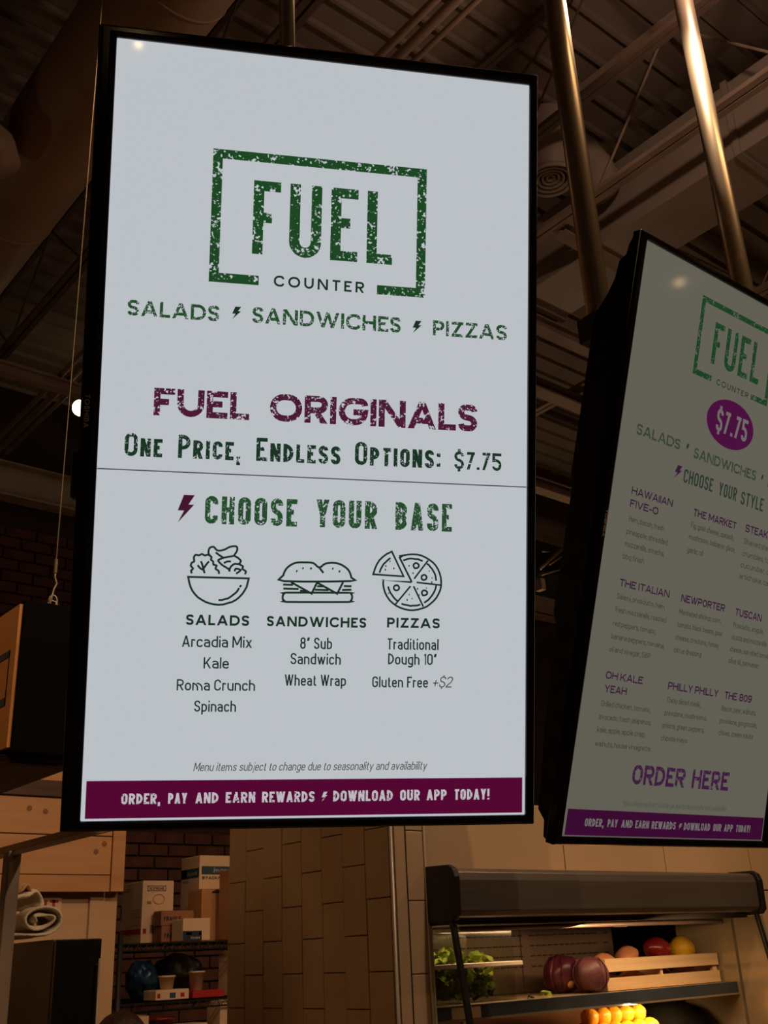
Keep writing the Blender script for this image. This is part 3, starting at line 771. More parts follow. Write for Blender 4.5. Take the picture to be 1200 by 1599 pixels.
def hang_pole(label, x, y, z0, r, arm=True):
    t = thing('hanging_pole', label, 'pole', (x, y, z0))
    obj('tube', MB().tube([(x, y, z0), (x, y, 5.12)], r, 20), 'pole', t, smooth=True)
    obj('ceiling_flange', MB().lathe((x, y, 5.10), [(0, 0), (r * 2.4, 0), (r * 2.4, .012), (r * 1.2, .03), (0, .03)], 20), 'black', t, smooth=False)
    obj('bottom_clamp', MB().box((x - r * 1.3, y - r * 1.3, z0 - .01), (x + r * 1.3, y + r * 1.3, z0 + .05)), 'black', t, bevel=.003)
    return t


hang_pole('thin steel pole holding the bright display, at its top edge', .868, 1.255, 2.80, .0155)
hang_pole('steel ceiling pole behind the left edge of the dim display', 1.663, 1.207, 2.77, .0283)
hang_pole('brightest steel ceiling pole behind the top right of the dim display', 2.313, 1.207, 2.79, .0283)

# ---------------------------------------------------------------- shell: floor, ceiling, walls

obj('floor', MB().box((-4, -4, -.1), (9, 8.6, 0)), 'floor', kind='structure')
ce = thing('ceiling', None, None, (0, 0, 5.2), kind='structure')
obj('deck', MB().box((-4, -4, 5.26), (9, 8.6, 5.34)), 'deck', ce)
rb = MB()
y = -3.9
while y < 8.5:
    rb.prism([(y, 5.26), (y + .006, 5.235), (y + .022, 5.235), (y + .028, 5.26)], -4, 9); y += .15
# the ribs of the steel deck run along x
rb2 = MB(); rb2.v = rb.v; rb2.f = rb.f
obj('deck_rib', rb2, 'deck', ce, kind='stuff')
for nm, a, b in (('wall_near', (-4.1, -4.1, 0), (9.1, -4, 5.3)), ('wall_left', (-4.1, -4, 0), (-4, 8.6, 5.3)), ('wall_right', (9, -4, 0), (9.1, 8.6, 5.3))):
    obj(nm, MB().box(a, b), 'shopwall', kind='structure')

# brick back wall with the bricks that show beside and under the displays
wb = thing('wall_back', None, None, (3, 6.5, 0), kind='structure')
obj('mortar_bed', MB().box((-4, 6.5, 0), (9, 6.7, 5.3)), 'mortar', wb)
bl, bh = .20, .066
brick_me = None
cnt = 0


def brick_field(x0, x1, z0, z1):
    global brick_me, cnt
    k0 = int(z0 / (bh + .01)); k1 = int(z1 / (bh + .01))
    for k in range(k0, k1):
        z = k * (bh + .01); x = math.floor(x0 / (bl + .012)) * (bl + .012) + (bl / 2 if k % 2 else 0)
        while x < x1:
            if brick_me is None:
                o = obj('brick', MB().box((x, 6.478, z), (x + bl, 6.502, z + bh)), 'brick', wb, bevel=.004); brick_me = (o, x, z)
            else:
                b0, bx, bz = brick_me; o = b0.copy(); C.objects.link(o); o.parent = wb
                o.matrix_basis = b0.matrix_basis @ Matrix.Translation((x - bx, random.uniform(-.004, .003), z - bz))
            cnt += 1; x += bl + .012


brick_field(1.95, 2.95, 3.30, 4.30)
brick_field(2.9, 4.05, 1.05, 2.42)

# tiled corner: long stacked tiles on the face turned left, wide tiles on the face turned to the shop
TG = .0022
wc = thing('wall_corner', None, None, (1.84, 2.5, 0), kind='structure')
obj('core', MB().box((1.788, 2.158, 0), (1.905, 2.925, 1.93)), 'grout', wc)
ys = [2.158 + .0957 * i for i in range(9)]
for i in range(8):
    off = 1.512 if (7 - i) % 2 else 1.597
    z = off - .17 * 9 + (0 if True else 0)
    while z < 1.93:
        a, b = max(0, z + TG / 2), min(1.93, z + .17 - TG / 2)
        if b > 1.05 and b - a > .02:
            dx = random.uniform(-.0012, .0012)
            obj('tile', MB().box((1.779 + dx, ys[i] + TG / 2, a), (1.79, ys[i + 1] - TG / 2, b)), 'tile', wc, bevel=.0015)
        z += .17
obj('lower_tile_face', MB().box((1.780, 2.16, 0), (1.79, 2.92, 1.04)), 'tile', wc)
z = 1.502 - .17 * 3
while z < 1.93:
    obj('tile', MB().box((1.832, 2.149, z + TG / 2), (1.889, 2.16, min(1.93, z + .17) - TG / 2)), 'tile2', wc, bevel=.0015); z += .17
obj('lower_tile_strip', MB().box((1.832, 2.150, 0), (1.889, 2.16, .99)), 'tile2', wc)
obj('metal_edge_trim', MB().tube([(1.786, 2.153, 0), (1.786, 2.153, 1.93)], .005, 10), 'trimmetal', wc, smooth=True)
obj('dark_edge_strip', MB().box((1.795, 2.150, 0), (1.829, 2.16, 1.93)), 'tile2', wc)
obj('dark_edge_joint', MB().box((1.829, 2.1485, 0), (1.832, 2.158, 1.93)), 'paneldark', wc)
obj('pale_edge_trim', MB().box((1.8905, 2.146, 0), (1.896, 2.16, 1.93)), 'trimwhite', wc)

wh = thing('wall_front', None, None, (3, 2.2, 0), kind='structure')
obj('core', MB().box((1.906, 2.160, 1.70), (6.5, 2.29, 1.93)), 'grout', wh)
obj('core', MB().box((3.30, 2.160, 0), (6.5, 2.29, 1.70)), 'grout', wh)
for (xa, xb) in ((1.897, 2.43), (2.434, 2.90), (2.904, 3.371), (3.375, 3.84), (3.844, 4.31), (4.314, 4.78), (4.784, 5.25)):
    obj('tile', MB().box((xa, 2.150, 1.70), (xb, 2.161, 1.927)), 'tile2', wh, bevel=.0015)
for (xa, xb) in ((3.30, 3.371), (3.375, 3.84), (3.844, 4.31)):
    for k in range(4):
        z0 = 1.696 - .2 * (k + 1)
        obj('tile', MB().box((xa, 2.150, z0 + .004), (xb, 2.161, z0 + .2)), 'tile2', wh, bevel=.0015)

# white partition with the pine soffit above it
wp = thing('wall_partition', None, None, (0, 4.55, 0), kind='structure')
obj('painted_board', MB().box((-4, 4.50, 0), (2.05, 4.60, 1.90)), 'plaster', wp)
obj('end_post', MB().box((2.05, 4.485, 0), (2.175, 4.615, 1.90)), 'plaster', wp, bevel=.003)
obj('upper_board', MB().box((-4, 4.47, 1.90), (2.17, 4.62, 2.52)), 'wood2', wp)
for za, zb, m in ((1.846, 1.912, 'wood2'), (1.915, 2.070, 'wood'), (2.074, 2.222, 'wood'), (2.292, 2.40, 'wood'), (2.404, 2.51, 'wood')):
    for xa, xb in ((-.9, .72), (.724, 2.112)):
        obj('plank', MB().box((xa, 4.436, za), (xb, 4.472, zb)), m, wp, bevel=.002)
obj('corner_board', MB().box((2.115, 4.43, 1.846), (2.175, 4.478, 2.51)), 'wood2', wp, bevel=.003)
obj('dark_ledge', MB().box((-.9, 4.424, 2.224), (2.16, 4.472, 2.290)), 'darkbeam', wp, bevel=.003)
for px, py in ((46, 1262), (71, 1267), (163, 1318), (20, 1372), (150, 1330)):
    p = at(px, py, 1, 4.436)
    obj('knot', MB().lathe((p.x, 4.4362, p.z), [(0, 0), (.010, 0), (.012, .001), (0, .0012)], 10, (0, -1, 0)), 'knot', wp)

# EXIT sign, half hidden behind the towels
ex = thing('exit_sign', 'small white sign with red EXIT letters behind the towels', 'sign', (1.86, 4.495, 1.76))
obj('plate', MB().box((1.737, 4.490, 1.755), (1.927, 4.4998, 1.832)), 'card', ex, bevel=.002)
V, F = layout('EXIT', 0, .160, 0, .050, tr=.22, gap=.18)
obj('lettering', place(V, F, (1.752, 4.4885, 1.768), Vector((1, 0, 0)), Vector((0, 0, 1))), 'pred', ex, fixn=False)

# ---------------------------------------------------------------- ceiling works


def truss(label, x, y0, y1, zt, zb, m='truss', w2=.05, pitch=.95, gapw=.012, webr=.006):
    t = thing('roof_joist', label, 'joist', (x, y0, zb))
    for s in (-1, 1):
        a = x + s * (gapw / 2 + w2 / 4)
        obj('bottom_chord', MB().box((a - w2 / 4, y0, zb), (a + w2 / 4, y1, zb + .022)), m, t)
        obj('top_chord', MB().box((a - w2 / 4, y0, zt - .022), (a + w2 / 4, y1, zt)), m, t)
    n = int((y1 - y0) / pitch)
    for i in range(n):
        ya = y0 + i * pitch; yb = ya + pitch / 2; yc = ya + pitch
        obj('web_bar', MB().tube([(x, ya, zb + .02), (x, yb, zt - .02)], webr, 6), m, t)
        obj('web_bar', MB().tube([(x, yb, zt - .02), (x, yc, zb + .02)], webr, 6), m, t)
    return t


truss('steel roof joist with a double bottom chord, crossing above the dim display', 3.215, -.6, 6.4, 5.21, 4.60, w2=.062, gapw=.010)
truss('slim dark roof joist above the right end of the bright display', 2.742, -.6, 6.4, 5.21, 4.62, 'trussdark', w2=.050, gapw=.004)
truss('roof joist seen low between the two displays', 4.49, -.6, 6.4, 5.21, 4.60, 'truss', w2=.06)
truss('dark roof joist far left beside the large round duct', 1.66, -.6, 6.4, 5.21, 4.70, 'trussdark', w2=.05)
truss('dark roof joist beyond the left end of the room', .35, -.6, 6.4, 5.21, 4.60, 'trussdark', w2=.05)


def crossbar(name, label, cat, x0, x1, y, z, wd, h, m):
    t = obj(name, MB().box((x0, y - wd / 2, z), (x1, y + wd / 2, z + .012)).box((x0, y - .006, z + .012), (x1, y + .006, z + h - .012)).box((x0, y - wd / 2, z + h - .012), (x1, y + wd / 2, z + h)), m)
    return tag(t, label, cat)


crossbar('cross_beam', 'thin brown cross beam high behind the hanging wire', 'beam', -3.9, 3.1, 5.08, 4.52, .06, .07, 'truss')
crossbar('cross_beam', 'deep brown steel beam along the top of the far brick wall', 'beam', -3.9, 8.9, 6.40, 4.40, .12, .24, 'truss')
crossbar('cross_beam', 'short brown cross strut left of the dim display top', 'beam', 3.26, 3.9, 2.52, 4.58, .07, .05, 'truss')
crossbar('cross_beam', 'middle brown cross beam between the two displays', 'beam', 3.26, 8.5, 3.06, 4.50, .07, .07, 'truss')
crossbar('cross_beam', 'lower brown cross beam between the two displays', 'beam', 3.26, 8.5, 3.52, 4.50, .09, .07, 'truss')
crossbar('cross_beam', 'lowest brown cross beam between the two displays', 'beam', 3.26, 8.5, 4.5, 4.50, .09, .09, 'truss')

t = thing('round_duct', 'large round brown air duct crossing the upper left', 'duct', (1.24, 2, 4.7))
pts = [(1.22, -.6 + i * 1.0, 4.72) for i in range(8)]
obj('pipe', MB().tube(pts, .205, 32), 'duct', t, smooth=True)
for yy in (.9, 2.42, 3.94, 5.3):
    obj('seam_band', MB().lathe((1.22, yy, 4.72), [(.2055, 0), (.208, .003), (.208, .012), (.2055, .015)], 32, (0, 1, 0)), 'duct', t, smooth=True)
t = thing('duct_elbow', 'rounded end of a second duct at the far left edge', 'duct', (.9, 3.4, 4.3))
obj('pipe', MB().tube([(.1, 3.43, 4.62), (.6, 3.43, 4.62), (.86, 3.43, 4.60), (.96, 3.43, 4.52), (1.0, 3.43, 4.44)], .11, 20, radii=[.11, .11, .11, .105, .09]), 'duct', t, smooth=True)

t = thing('rectangular_duct', 'long flat beige rectangular duct at the upper right', 'duct', (3.65, 2, 4.6))
obj('duct_body', MB().box((3.49, -.6, 4.60), (3.83, 6.3, 4.98)), 'ductgrey', t, bevel=.006)
for yy in (.4, 1.7, 3.0, 4.3):
    obj('flange', MB().box((3.478, yy, 4.588), (3.842, yy + .03, 4.99)), 'ductgrey', t)

t = thing('air_diffuser', 'round ringed air diffuser just right of the bright display', 'vent', (2.975, 2.31, 4.6))
for i, rr in enumerate((.105, .082, .060, .040, .020)):
    obj('ring', MB().lathe((2.975, 2.31, 4.60 + i * .004), [(rr - .012, .012), (rr - .004, 0), (rr, 0), (rr + .004, .02), (rr - .008, .02)], 32), 'ductgrey', t, smooth=True)
obj('neck', MB().lathe((2.975, 2.31, 4.62), [(.095, 0), (.125, .05), (.125, .30)], 28), 'ductgrey', t, smooth=True)
obj('flexible_duct', MB().tube([(2.975 + .05 * i, 2.31 + .005 * i, 4.94 - .012 * i + .012 * math.sin(i * 1.3)) for i in range(10)], .10, 20, radii=[.10 + .006 * (i % 2) for i in range(10)]), 'ductgrey', t, smooth=True)

for k, (x, r, lb) in enumerate(((1.955, .016, 'leftmost thin conduit above the bright display'), (2.015, .020, 'middle thick conduit above the bright display'), (2.075, .012, 'rightmost thin conduit above the bright display'))):
    obj('conduit', MB().tube([(x, -.6, 4.62), (x, 1.6, 4.62), (x, 1.95, 4.62), (x, 6.2, 4.62)], r, 12), 'truss', smooth=True, label=lb, cat='pipe', group='conduits above the bright display')

# glowing globe pendant, half hidden by the bright display
gp = at(126, 637, 0, 2.30)
t = thing('pendant_lamp', 'glowing round pendant lamp peeking out left of the bright display', 'lamp', gp)
obj('globe', MB().blob(gp, (.052, .052, .052)), 'bulb', t, smooth=True)
obj('cord', MB().tube([gp + Vector((0, 0, .05)), (gp.x, gp.y, 5.2)], .004, 6), 'black', t)
obj('cap', MB().lathe(gp + Vector((0, 0, .045)), [(.02, 0), (.02, .04), (0, .045)], 12), 'black', t)

# track spotlight just above the frame, lighting the poles
t = thing('track_spotlight', 'black track spotlight above the two right poles', 'lamp', (2.05, 1.02, 4.2))
obj('can', MB().lathe((2.05, 1.02, 4.22), [(0, .16), (.045, .16), (.05, .14), (.05, 0), (.044, 0), (.044, .10), (0, .10)], 20), 'black', t, smooth=True)
obj('stem', MB().tube([(2.05, 1.02, 4.37), (2.05, 1.02, 5.2)], .008, 8), 'black', t)
lamp('SPOT', (2.05, 1.0, 4.14), 100, color=(1.0, .70, .48), radius=.035, aim=(2.05, 1.0, 0), cone=165, blend=.5)
lamp('POINT', (2.2, .95, 4.3), 20, color=(1.0, .64, .50), radius=.04)  # added light with no fixture of its own, puts a glow on the ceiling

# shiny rods and dark cabinet far away, low between the displays
t = thing('rod_rack', 'rack of shiny metal rods low in the gap between the displays', 'rack', at(862, 885, 1, 4.6))
for (a, b), r in ((((843, 889), (884, 852)), .007), (((858, 882), (888, 862)), .004), (((842, 899), (886, 886)), .004), (((847, 861), (860, 862)), .004)):
    obj('rod', MB().tube([at(*a, 1, 4.6), at(*b, 1, 4.62)], r * 1.6, 8), 'wire', t, smooth=True)
p = at(826, 890, 1, 4.6); obj('drop_rod', MB().tube([(p.x, 4.6, p.z - .02), (p.x, 4.6, 5.2)], .005, 8), 'black', t); obj('cross_rod', MB().tube([(p.x, 4.6, p.z), at(846, 893, 1, 4.6)], .005, 8), 'black', t)
p = at(846, 915, 1, 4.6); obj('bracket', MB().box((p.x - .02, 4.58, p.z - .03), (p.x + .02, 4.64, p.z + .05)), 'truss', t)
a = at(845, 862, 1, 4.9); b = at(890, 905, 1, 4.9)
t = thing('wall_cabinet', 'dark wall cabinet behind the shiny rods', 'cabinet', (a.x, 4.9, b.z))
obj('body', MB().box((a.x - .6, 4.9, b.z), (b.x + .8, 5.3, a.z)), 'black', t, bevel=.005)
obj('door', MB().box((a.x - .59, 4.88, b.z + .01), (a.x + .1, 4.90, a.z - .01)), 'casing', t, bevel=.003)
obj('door', MB().box((a.x + .11, 4.88, b.z + .01), (b.x + .79, 4.90, a.z - .01)), 'casing', t, bevel=.003)

# ---------------------------------------------------------------- hanging box sign at the far left
cx_, cy_ = .838, 2.30
t = thing('hanging_box_sign', 'black sided hanging box with an orange printed face, far left', 'sign', (cx_ + .078, cy_ + .5, 1.97))
obj('box_body', MB().box((cx_ + .008, cy_, 1.990), (cx_ + .155, cy_ + 1.1, 2.338)), 'matt', t, bevel=.003)
obj('printed_face', MB().box((cx_, cy_ + .004, 2.000), (cx_ + .009, cy_ + 1.09, 2.326)), 'printface', t)
obj('base_frame', MB().box((cx_ - .012, cy_ + .03, 1.968), (cx_ + .160, cy_ + 1.12, 1.989)), 'darkbeam', t, bevel=.003)
ph = MB()
zt = at(8, 1020, 0, cx_).z; zb = at(5, 1103, 0, cx_).z; yr = at(16, 1020, 0, cx_).y; yl = yr + .13
for a, b, c, d in ((yr, yl, zt, zt - .016), (yr, yl, zb + .018, zb), (yr, yr + .004, zt, zb), (yl - .004, yl, zt, zb)):
    ph.box((cx_ - .0015, a, d), (cx_ + .002, b, c))
obj('phone_outline', ph, 'pblack', t)
for k, (xx, yy) in enumerate(((cx_ + .095, cy_ + .05), (cx_ + .095, cy_ + 1.0))):
    z = 2.338
    obj('eye_ring', MB().tube([(xx + .012 * math.cos(a), yy, z + .012 + .012 * math.sin(a)) for a in [i * math.pi / 6 for i in range(13)]], .0022, 6, cap=False), 'wire', t, smooth=True)
for xx, lb in ((cx_ + .095, 'thin wire with a hook holding the black box sign, left of the bright display'),):
    wz = 2.362
    h = thing('hanging_wire', lb, 'wire', (xx, cy_ + .05, wz))
    obj('cable', MB().tube([(xx, cy_ + .05, wz + .075), (xx, cy_ + .05, 5.2)], .0013, 6), 'wire', h)
    obj('crimp', MB().tube([(xx, cy_ + .05, wz + .07), (xx, cy_ + .05, wz + .105)], .0042, 8), 'wire', h)
    hk = [(xx + .009 * math.sin(a * 1.0), cy_ + .05 + .002 * math.cos(a), wz - .006 + .035 * i / 12) for i, a in enumerate([k * math.pi / 4 for k in range(13)])]
    obj('hook', MB().tube([(xx + .010 * math.cos(a), cy_ + .05, wz + .000 + .014 * math.sin(a)) for a in [i * math.pi / 6 - 1.2 for i in range(11)]] + [(xx, cy_ + .05, wz + .03), (xx + .006, cy_ + .05, wz + .045), (xx, cy_ + .05, wz + .06), (xx, cy_ + .05, wz + .08)], .0024, 6), 'wire', h, smooth=True)

# ---------------------------------------------------------------- guard rail and post at the lower left
t = thing('guard_frame', 'steel edged glass guard with post and sloping rail at the lower left', 'rail', (1.1, 2.6, 0))
obj('top_rail', MB().box((1.090, 1.60, 1.843), (1.122, 3.30, 1.862)), 'trimmetal', t, bevel=.003)
obj('post', MB().box((1.075, 2.865, 0), (1.110, 2.905, 1.843)), 'postgrey', t, bevel=.003)
obj('rail_lip', MB().box((1.086, 1.60, 1.832), (1.094, 3.30, 1.8425)), 'trimwhite', t)

# tall narrow appliance with towels on top
t = thing('tall_cabinet', 'tall narrow grey cabinet with a black front, under the towels', 'cabinet', (1.65, 3.9, 0))
obj('cabinet_body', MB().box((1.575, 3.715, .06), (1.745, 4.24, 1.645)), 'greyside', t, bevel=.004)
obj('door', MB().box((1.578, 3.695, .08), (1.742, 3.714, 1.643)), 'blackgloss', t, bevel=.003)
obj('handle', MB().tube([(1.725, 3.67, .95), (1.725, 3.67, 1.58)], .004, 8), 'trimmetal', t, smooth=True)
for zz in (.97, 1.56): obj('handle_bracket', MB().tube([(1.725, 3.67, zz), (1.725, 3.696, zz)], .003, 6), 'trimmetal', t)
for xx in (1.60, 1.72):
    for yy in (3.75, 4.2): obj('foot', MB().tube([(xx, yy, 0), (xx, yy, .06)], .015, 10), 'black', t)


def towel(label, path, wdt, th, m, loc, ang):
    """a folded cloth: a thick sheet bent along path (a, z) and swept sideways with waves"""
    mb = MB(); n = len(path); P = [Vector((a, b)) for a, b in path]; K = 9; top = []; o = 0
    V = []
    for i, p in enumerate(P):
        d = (P[min(i + 1, n - 1)] - P[max(i - 1, 0)]).normalized(); nn = Vector((-d.y, d.x))
        for s in (1, -1):
            for k in range(K):
                u = k / (K - 1) - .5; wv = .006 * math.sin(9 * u + i * .7) + .004 * math.sin(21 * u + i)
                q = p + nn * (s * th / 2) + Vector((wv * .6, wv))
                V.append(Vector((q.x, u * wdt * (1 + .06 * math.sin(i * 1.1)), q.y)))
    F = []
    row = lambda i, s: (i * 2 + s) * K
    for i in range(n - 1):
        for s in (0, 1):
            for k in range(K - 1):
                a, b = row(i, s) + k, row(i + 1, s) + k; F.append((a, a + 1, b + 1, b))
        for k in (0, K - 1): F.append((row(i, 0) + k, row(i + 1, 0) + k, row(i + 1, 1) + k, row(i, 1) + k))
    for i in (0, n - 1):
        for k in range(K - 1): F.append((row(i, 0) + k, row(i, 0) + k + 1, row(i, 1) + k + 1, row(i, 1) + k))
    R = Matrix.Rotation(ang, 3, 'Z'); mb.add([R @ v + Vector(loc) for v in V], F)
    o = obj('folded_towel', mb, m, smooth=True, label=label, cat='towel', group='towels on the tall cabinet')
    sb = o.modifiers.new('sub', 'SUBSURF'); sb.levels = 1; sb.render_levels = 1
    return o


def spiral(a, b, turns, n, x0=0, z0=0):
    out = []
    for i in range(n):
        t = i / (n - 1); r = 1 - .72 * t; an = -math.pi / 2 + turns * 2 * math.pi * t
        out.append((x0 + a * r * math.cos(an), z0 + b * r * math.sin(an)))
    return out


tb = (1.515, 3.88, 1.652)
towel('rolled cream towel at the front of the towel pile, its end facing out', [(-.16, .010), (-.08, .010)] + spiral(.078, .047, 1.9, 26, .004, .058), .20, .012, 'terry', (tb[0] + .03, tb[1] - .05, tb[2]), math.radians(-8))
towel('flat cream towel under the back of the pile', [(-.12, .012), (-.05, .014), (.02, .012), (.07, .02), (.09, .045), (.06, .062), (0, .06), (-.08, .062), (-.12, .06)], .24, .014, 'terry', (tb[0] - .07, tb[1] + .14, tb[2]), math.radians(12))
towel('crumpled cream towel on top of the pile', [(-.10, .0), (-.06, .035), (-.01, .03), (.03, .062), (.06, .05), (.085, .015), (.07, -.01)], .19, .016, 'terry', (tb[0] - .005, tb[1] + .10, tb[2] + .112), math.radians(30))
towel('second crumpled cream towel at the left of the pile', [(-.09, .0), (-.05, .03), (0, .042), (.05, .035), (.07, .0)], .16, .018, 'terry', (tb[0] + .055, tb[1] + .25, tb[2] + .115), math.radians(-25))
towel('small tan cloth tucked into the top of the towels', [(-.03, -.01), (-.012, .018), (.012, .02), (.03, -.005)], .05, .01, 'terrytan', (tb[0] + .012, tb[1] + .03, tb[2] + .165), math.radians(35))

# ---------------------------------------------------------------- wire shelving and cartons
t = thing('wire_shelf_unit', 'black wire shelving unit stacked with cartons in the storage corner', 'shelf', (2.75, 4.9, 0))
SX0, SX1, SY0, SY1 = 2.275, 3.35, 4.64, 5.20
for sx in (SX0, SX1):
    for sy in (SY0, SY1):
        obj('post', MB().tube([(sx, sy, 0), (sx, sy, 1.69)], .0125, 12), 'black', t, smooth=True)
for z in (1.640, 1.395, 1.10, .6, .15):
    wr = MB()
    for i in range(44): x = SX0 + .02 + i * (SX1 - SX0 - .04) / 43; wr.tube([(x, SY0, z), (x, SY1, z)], .002, 4)
    obj('shelf_wires', wr, 'black', t, kind='stuff')
    for sy in (SY0, SY1):
        for dz in (0, -.028): obj('shelf_rim', MB().tube([(SX0, sy, z + dz), (SX1, sy, z + dz)], .004, 6), 'black', t)
        zz = MB()
        zz.tube([(SX0 + i * (SX1 - SX0) / 48, sy, z - (.028 if i % 2 else 0)) for i in range(49)], .002, 4)
        obj('rim_zigzag', zz, 'black', t, kind='stuff')
    for sx in (SX0, SX1): obj('side_rim', MB().tube([(sx, SY0, z), (sx, SY1, z)], .004, 6), 'black', t)


def carton(label, x0, x1, y0, y1, z0, z1, m='card', group='cartons on the wire shelves', open_hand=False):
    c = thing('carton', label, 'box', ((x0 + x1) / 2, (y0 + y1) / 2, z0), group)
    obj('box_body', MB().box((x0, y0, z0), (x1, y1, z1)), m, c, bevel=.003)
    cxm = (x0 + x1) / 2
    obj('top_flap', MB().box((x0 + .002, y0 + .001, z1 - .0005), (x1 - .002, (y0 + y1) / 2 - .002, z1 + .003)), m, c)
    obj('top_flap', MB().box((x0 + .002, (y0 + y1) / 2 + .002, z1 - .0005), (x1 - .002, y1 - .001, z1 + .003)), m, c)
    return c


def fp(c, x0, x1, y, za, zb, m, name='printed_patch'):   # print on a front face
    return obj(name, MB().add([(x0, y - .0012, za), (x1, y - .0012, za), (x1, y - .0012, zb), (x0, y - .0012, zb)], [(0, 1, 2, 3)]), m, c, fixn=False)


def sp(c, x, y0, y1, za, zb, m, name='printed_patch'):   # print on a left face
    return obj(name, MB().add([(x - .0012, y1, za), (x - .0012, y0, za), (x - .0012, y0, zb), (x - .0012, y1, zb)], [(0, 1, 2, 3)]), m, c, fixn=False)


def ft(c, text, x0, x1, y, z, h, m, **k):
    V, F = layout(text, 0, x1 - x0, 0, h, **k); return obj('lettering', place(V, F, (x0, y - .0020, z), Vector((1, 0, 0)), Vector((0, 0, 1))), m, c, fixn=False)


def stx(c, text, x, y0, y1, z, h, m, **k):               # y1 > y0, text reads from y1 to y0
    V, F = layout(text, 0, y1 - y0, 0, h, **k); return obj('lettering', place(V, F, (x - .0020, y1, z), Vector((0, -1, 0)), Vector((0, 0, 1))), m, c, fixn=False)


ZS = 1.647
A0 = 2.505
c = carton('white carton with a red band low on its side, leftmost on the top shelf', A0, 2.672, 4.90, 5.115, ZS, 1.925)
sp(c, A0, 4.905, 5.112, 1.690, 1.712, 'pred'); fp(c, 2.514, 2.532, 4.90, 1.690, 1.712, 'pred')
for k, z in enumerate((1.79, 1.775, 1.76, 1.74, 1.725)): stx(c, 'CUPS 12', A0, 4.915, 5.00 - .01 * (k % 2), z, .010, 'pgrey', tr=.18, gap=.2)
stx(c, 'LID', A0, 5.03, 5.10, 1.885, .014, 'pgrey', tr=.18)
fp(c, 2.53, 2.63, 4.90, 1.880, 1.884, 'pgrey'); fp(c, 2.53, 2.63, 4.90, 1.902, 1.906, 'pgrey'); fp(c, 2.53, 2.534, 4.90, 1.880, 1.906, 'pgrey'); fp(c, 2.626, 2.63, 4.90, 1.880, 1.906, 'pgrey')
ft(c, 'SUPREME', 2.540, 2.620, 4.90, 1.886, .013, 'pgrey', tr=.2)
V, F = ribbon([Vector((.030 * math.cos(a), .022 * math.sin(a))) for a in [i * math.pi / 10 for i in range(20)]], .002, True)
obj('printed_plate', place(V, F, (2.592, 4.898, 1.843), Vector((1, 0, 0)), Vector((0, 0, 1))), 'pred', c, fixn=False)
fp(c, 2.53, 2.552, 4.90, 1.822, 1.834, 'pgrey'); fp(c, 2.55, 2.585, 4.90, 1.69, 1.73, 'pgrey')
c = carton('tall white carton with blue bands near its top, behind the brown cartons', 2.87, 3.12, 5.0, 5.19, ZS, 2.058)
c2x = 2.87
sp(c, c2x, 5.005, 5.188, 1.955, 2.000, 'pblue'); fp(c, 2.882, 3.10, 5.0, 1.968, 2.008, 'pblue'); sp(c, c2x, 5.13, 5.188, 1.955, 2.0, 'pgreen')
stx(c, 'Imperial', c2x - .001, 5.02, 5.12, 1.966, .022, 'pwhite', tr=.14, slant=.15); ft(c, 'Imperial', 2.95, 3.07, 4.999, 1.978, .022, 'pwhite', tr=.14, slant=.15)
ft(c, 'STACK ME', 2.885, 3.02, 5.0, 1.945, .013, 'pblack', tr=.22, gap=.18); stx(c, 'STACK', c2x, 5.10, 5.17, 1.935, .010, 'pgrey', tr=.2)
V, F = ribbon([Vector((.022 * math.cos(a), .032 * math.sin(a))) for a in [i * math.pi / 8 for i in range(16)]], .006, True)
obj('printed_diamond', place(V, F, (c2x - .0015, 5.075, 1.845), Vector((0, -1, 0)), Vector((0, 0, 1))), 'pgrey', c, fixn=False)
sp(c, c2x, 5.02, 5.07, 1.76, 1.79, 'pgrey')
c = carton('plain brown carton with a hand hole, in front of the tall white carton', 2.80, 3.00, 4.85, 4.985, ZS, 1.885, 'kraft')
V = [Vector((.030 * math.cos(a), .014 * math.sin(a))) for a in [i * math.pi / 8 for i in range(9)]]
obj('hand_hole', place(V, [tuple(range(9))], (2.885, 4.848, 1.868), Vector((1, 0, 0)), Vector((0, 0, 1))), 'pblack', c, fixn=False)
c = carton('orange brown carton standing at the right end of the top shelf', 2.868, 3.10, 4.66, 4.80, ZS, 1.965, 'kraft')
V = [Vector((.016 * math.cos(a), .010 * math.sin(a))) for a in [i * math.pi / 6 for i in range(12)]]
obj('hand_hole', place(V, [tuple(range(12))], (2.93, 4.658, 1.90), Vector((1, 0, 0)), Vector((0, 0, 1))), 'pblack', c, fixn=False)
c = carton('small dark brown carton, lower of the two by the red banded carton', 2.560, 2.70, 4.80, 4.88, ZS, 1.716, 'kraftdark')
ft(c, 'FRAGILE', 2.575, 2.66, 4.80, 1.667, .018, 'pblack', tr=.2)
c = carton('small dark brown carton, upper of the two by the red banded carton', 2.555, 2.73, 4.80, 4.88, 1.7195, 1.783, 'kraftdark')
ft(c, 'FRAGILE', 2.57, 2.66, 4.80, 1.742, .018, 'pblack', tr=.2)
c = carton('low white carton with a navy band on the front of the top shelf', 2.600, 2.745, 4.67, 4.775, ZS, 1.742)
fp(c, 2.600, 2.700, 4.67, 1.649, 1.690, 'pnavy'); fp(c, 2.618, 2.648, 4.67, 1.672, 1.684, 'pwhite'); fp(c, 2.685, 2.698, 4.67, 1.672, 1.684, 'pwhite'); ft(c, 'TEA BAG', 2.64, 2.69, 4.669, 1.655, .010, 'pwhite', tr=.2)
Z2 = 1.402
c = carton('long low carton with red and blue print on the middle shelf', 2.50, 2.67, 4.72, 4.84, Z2, 1.442)
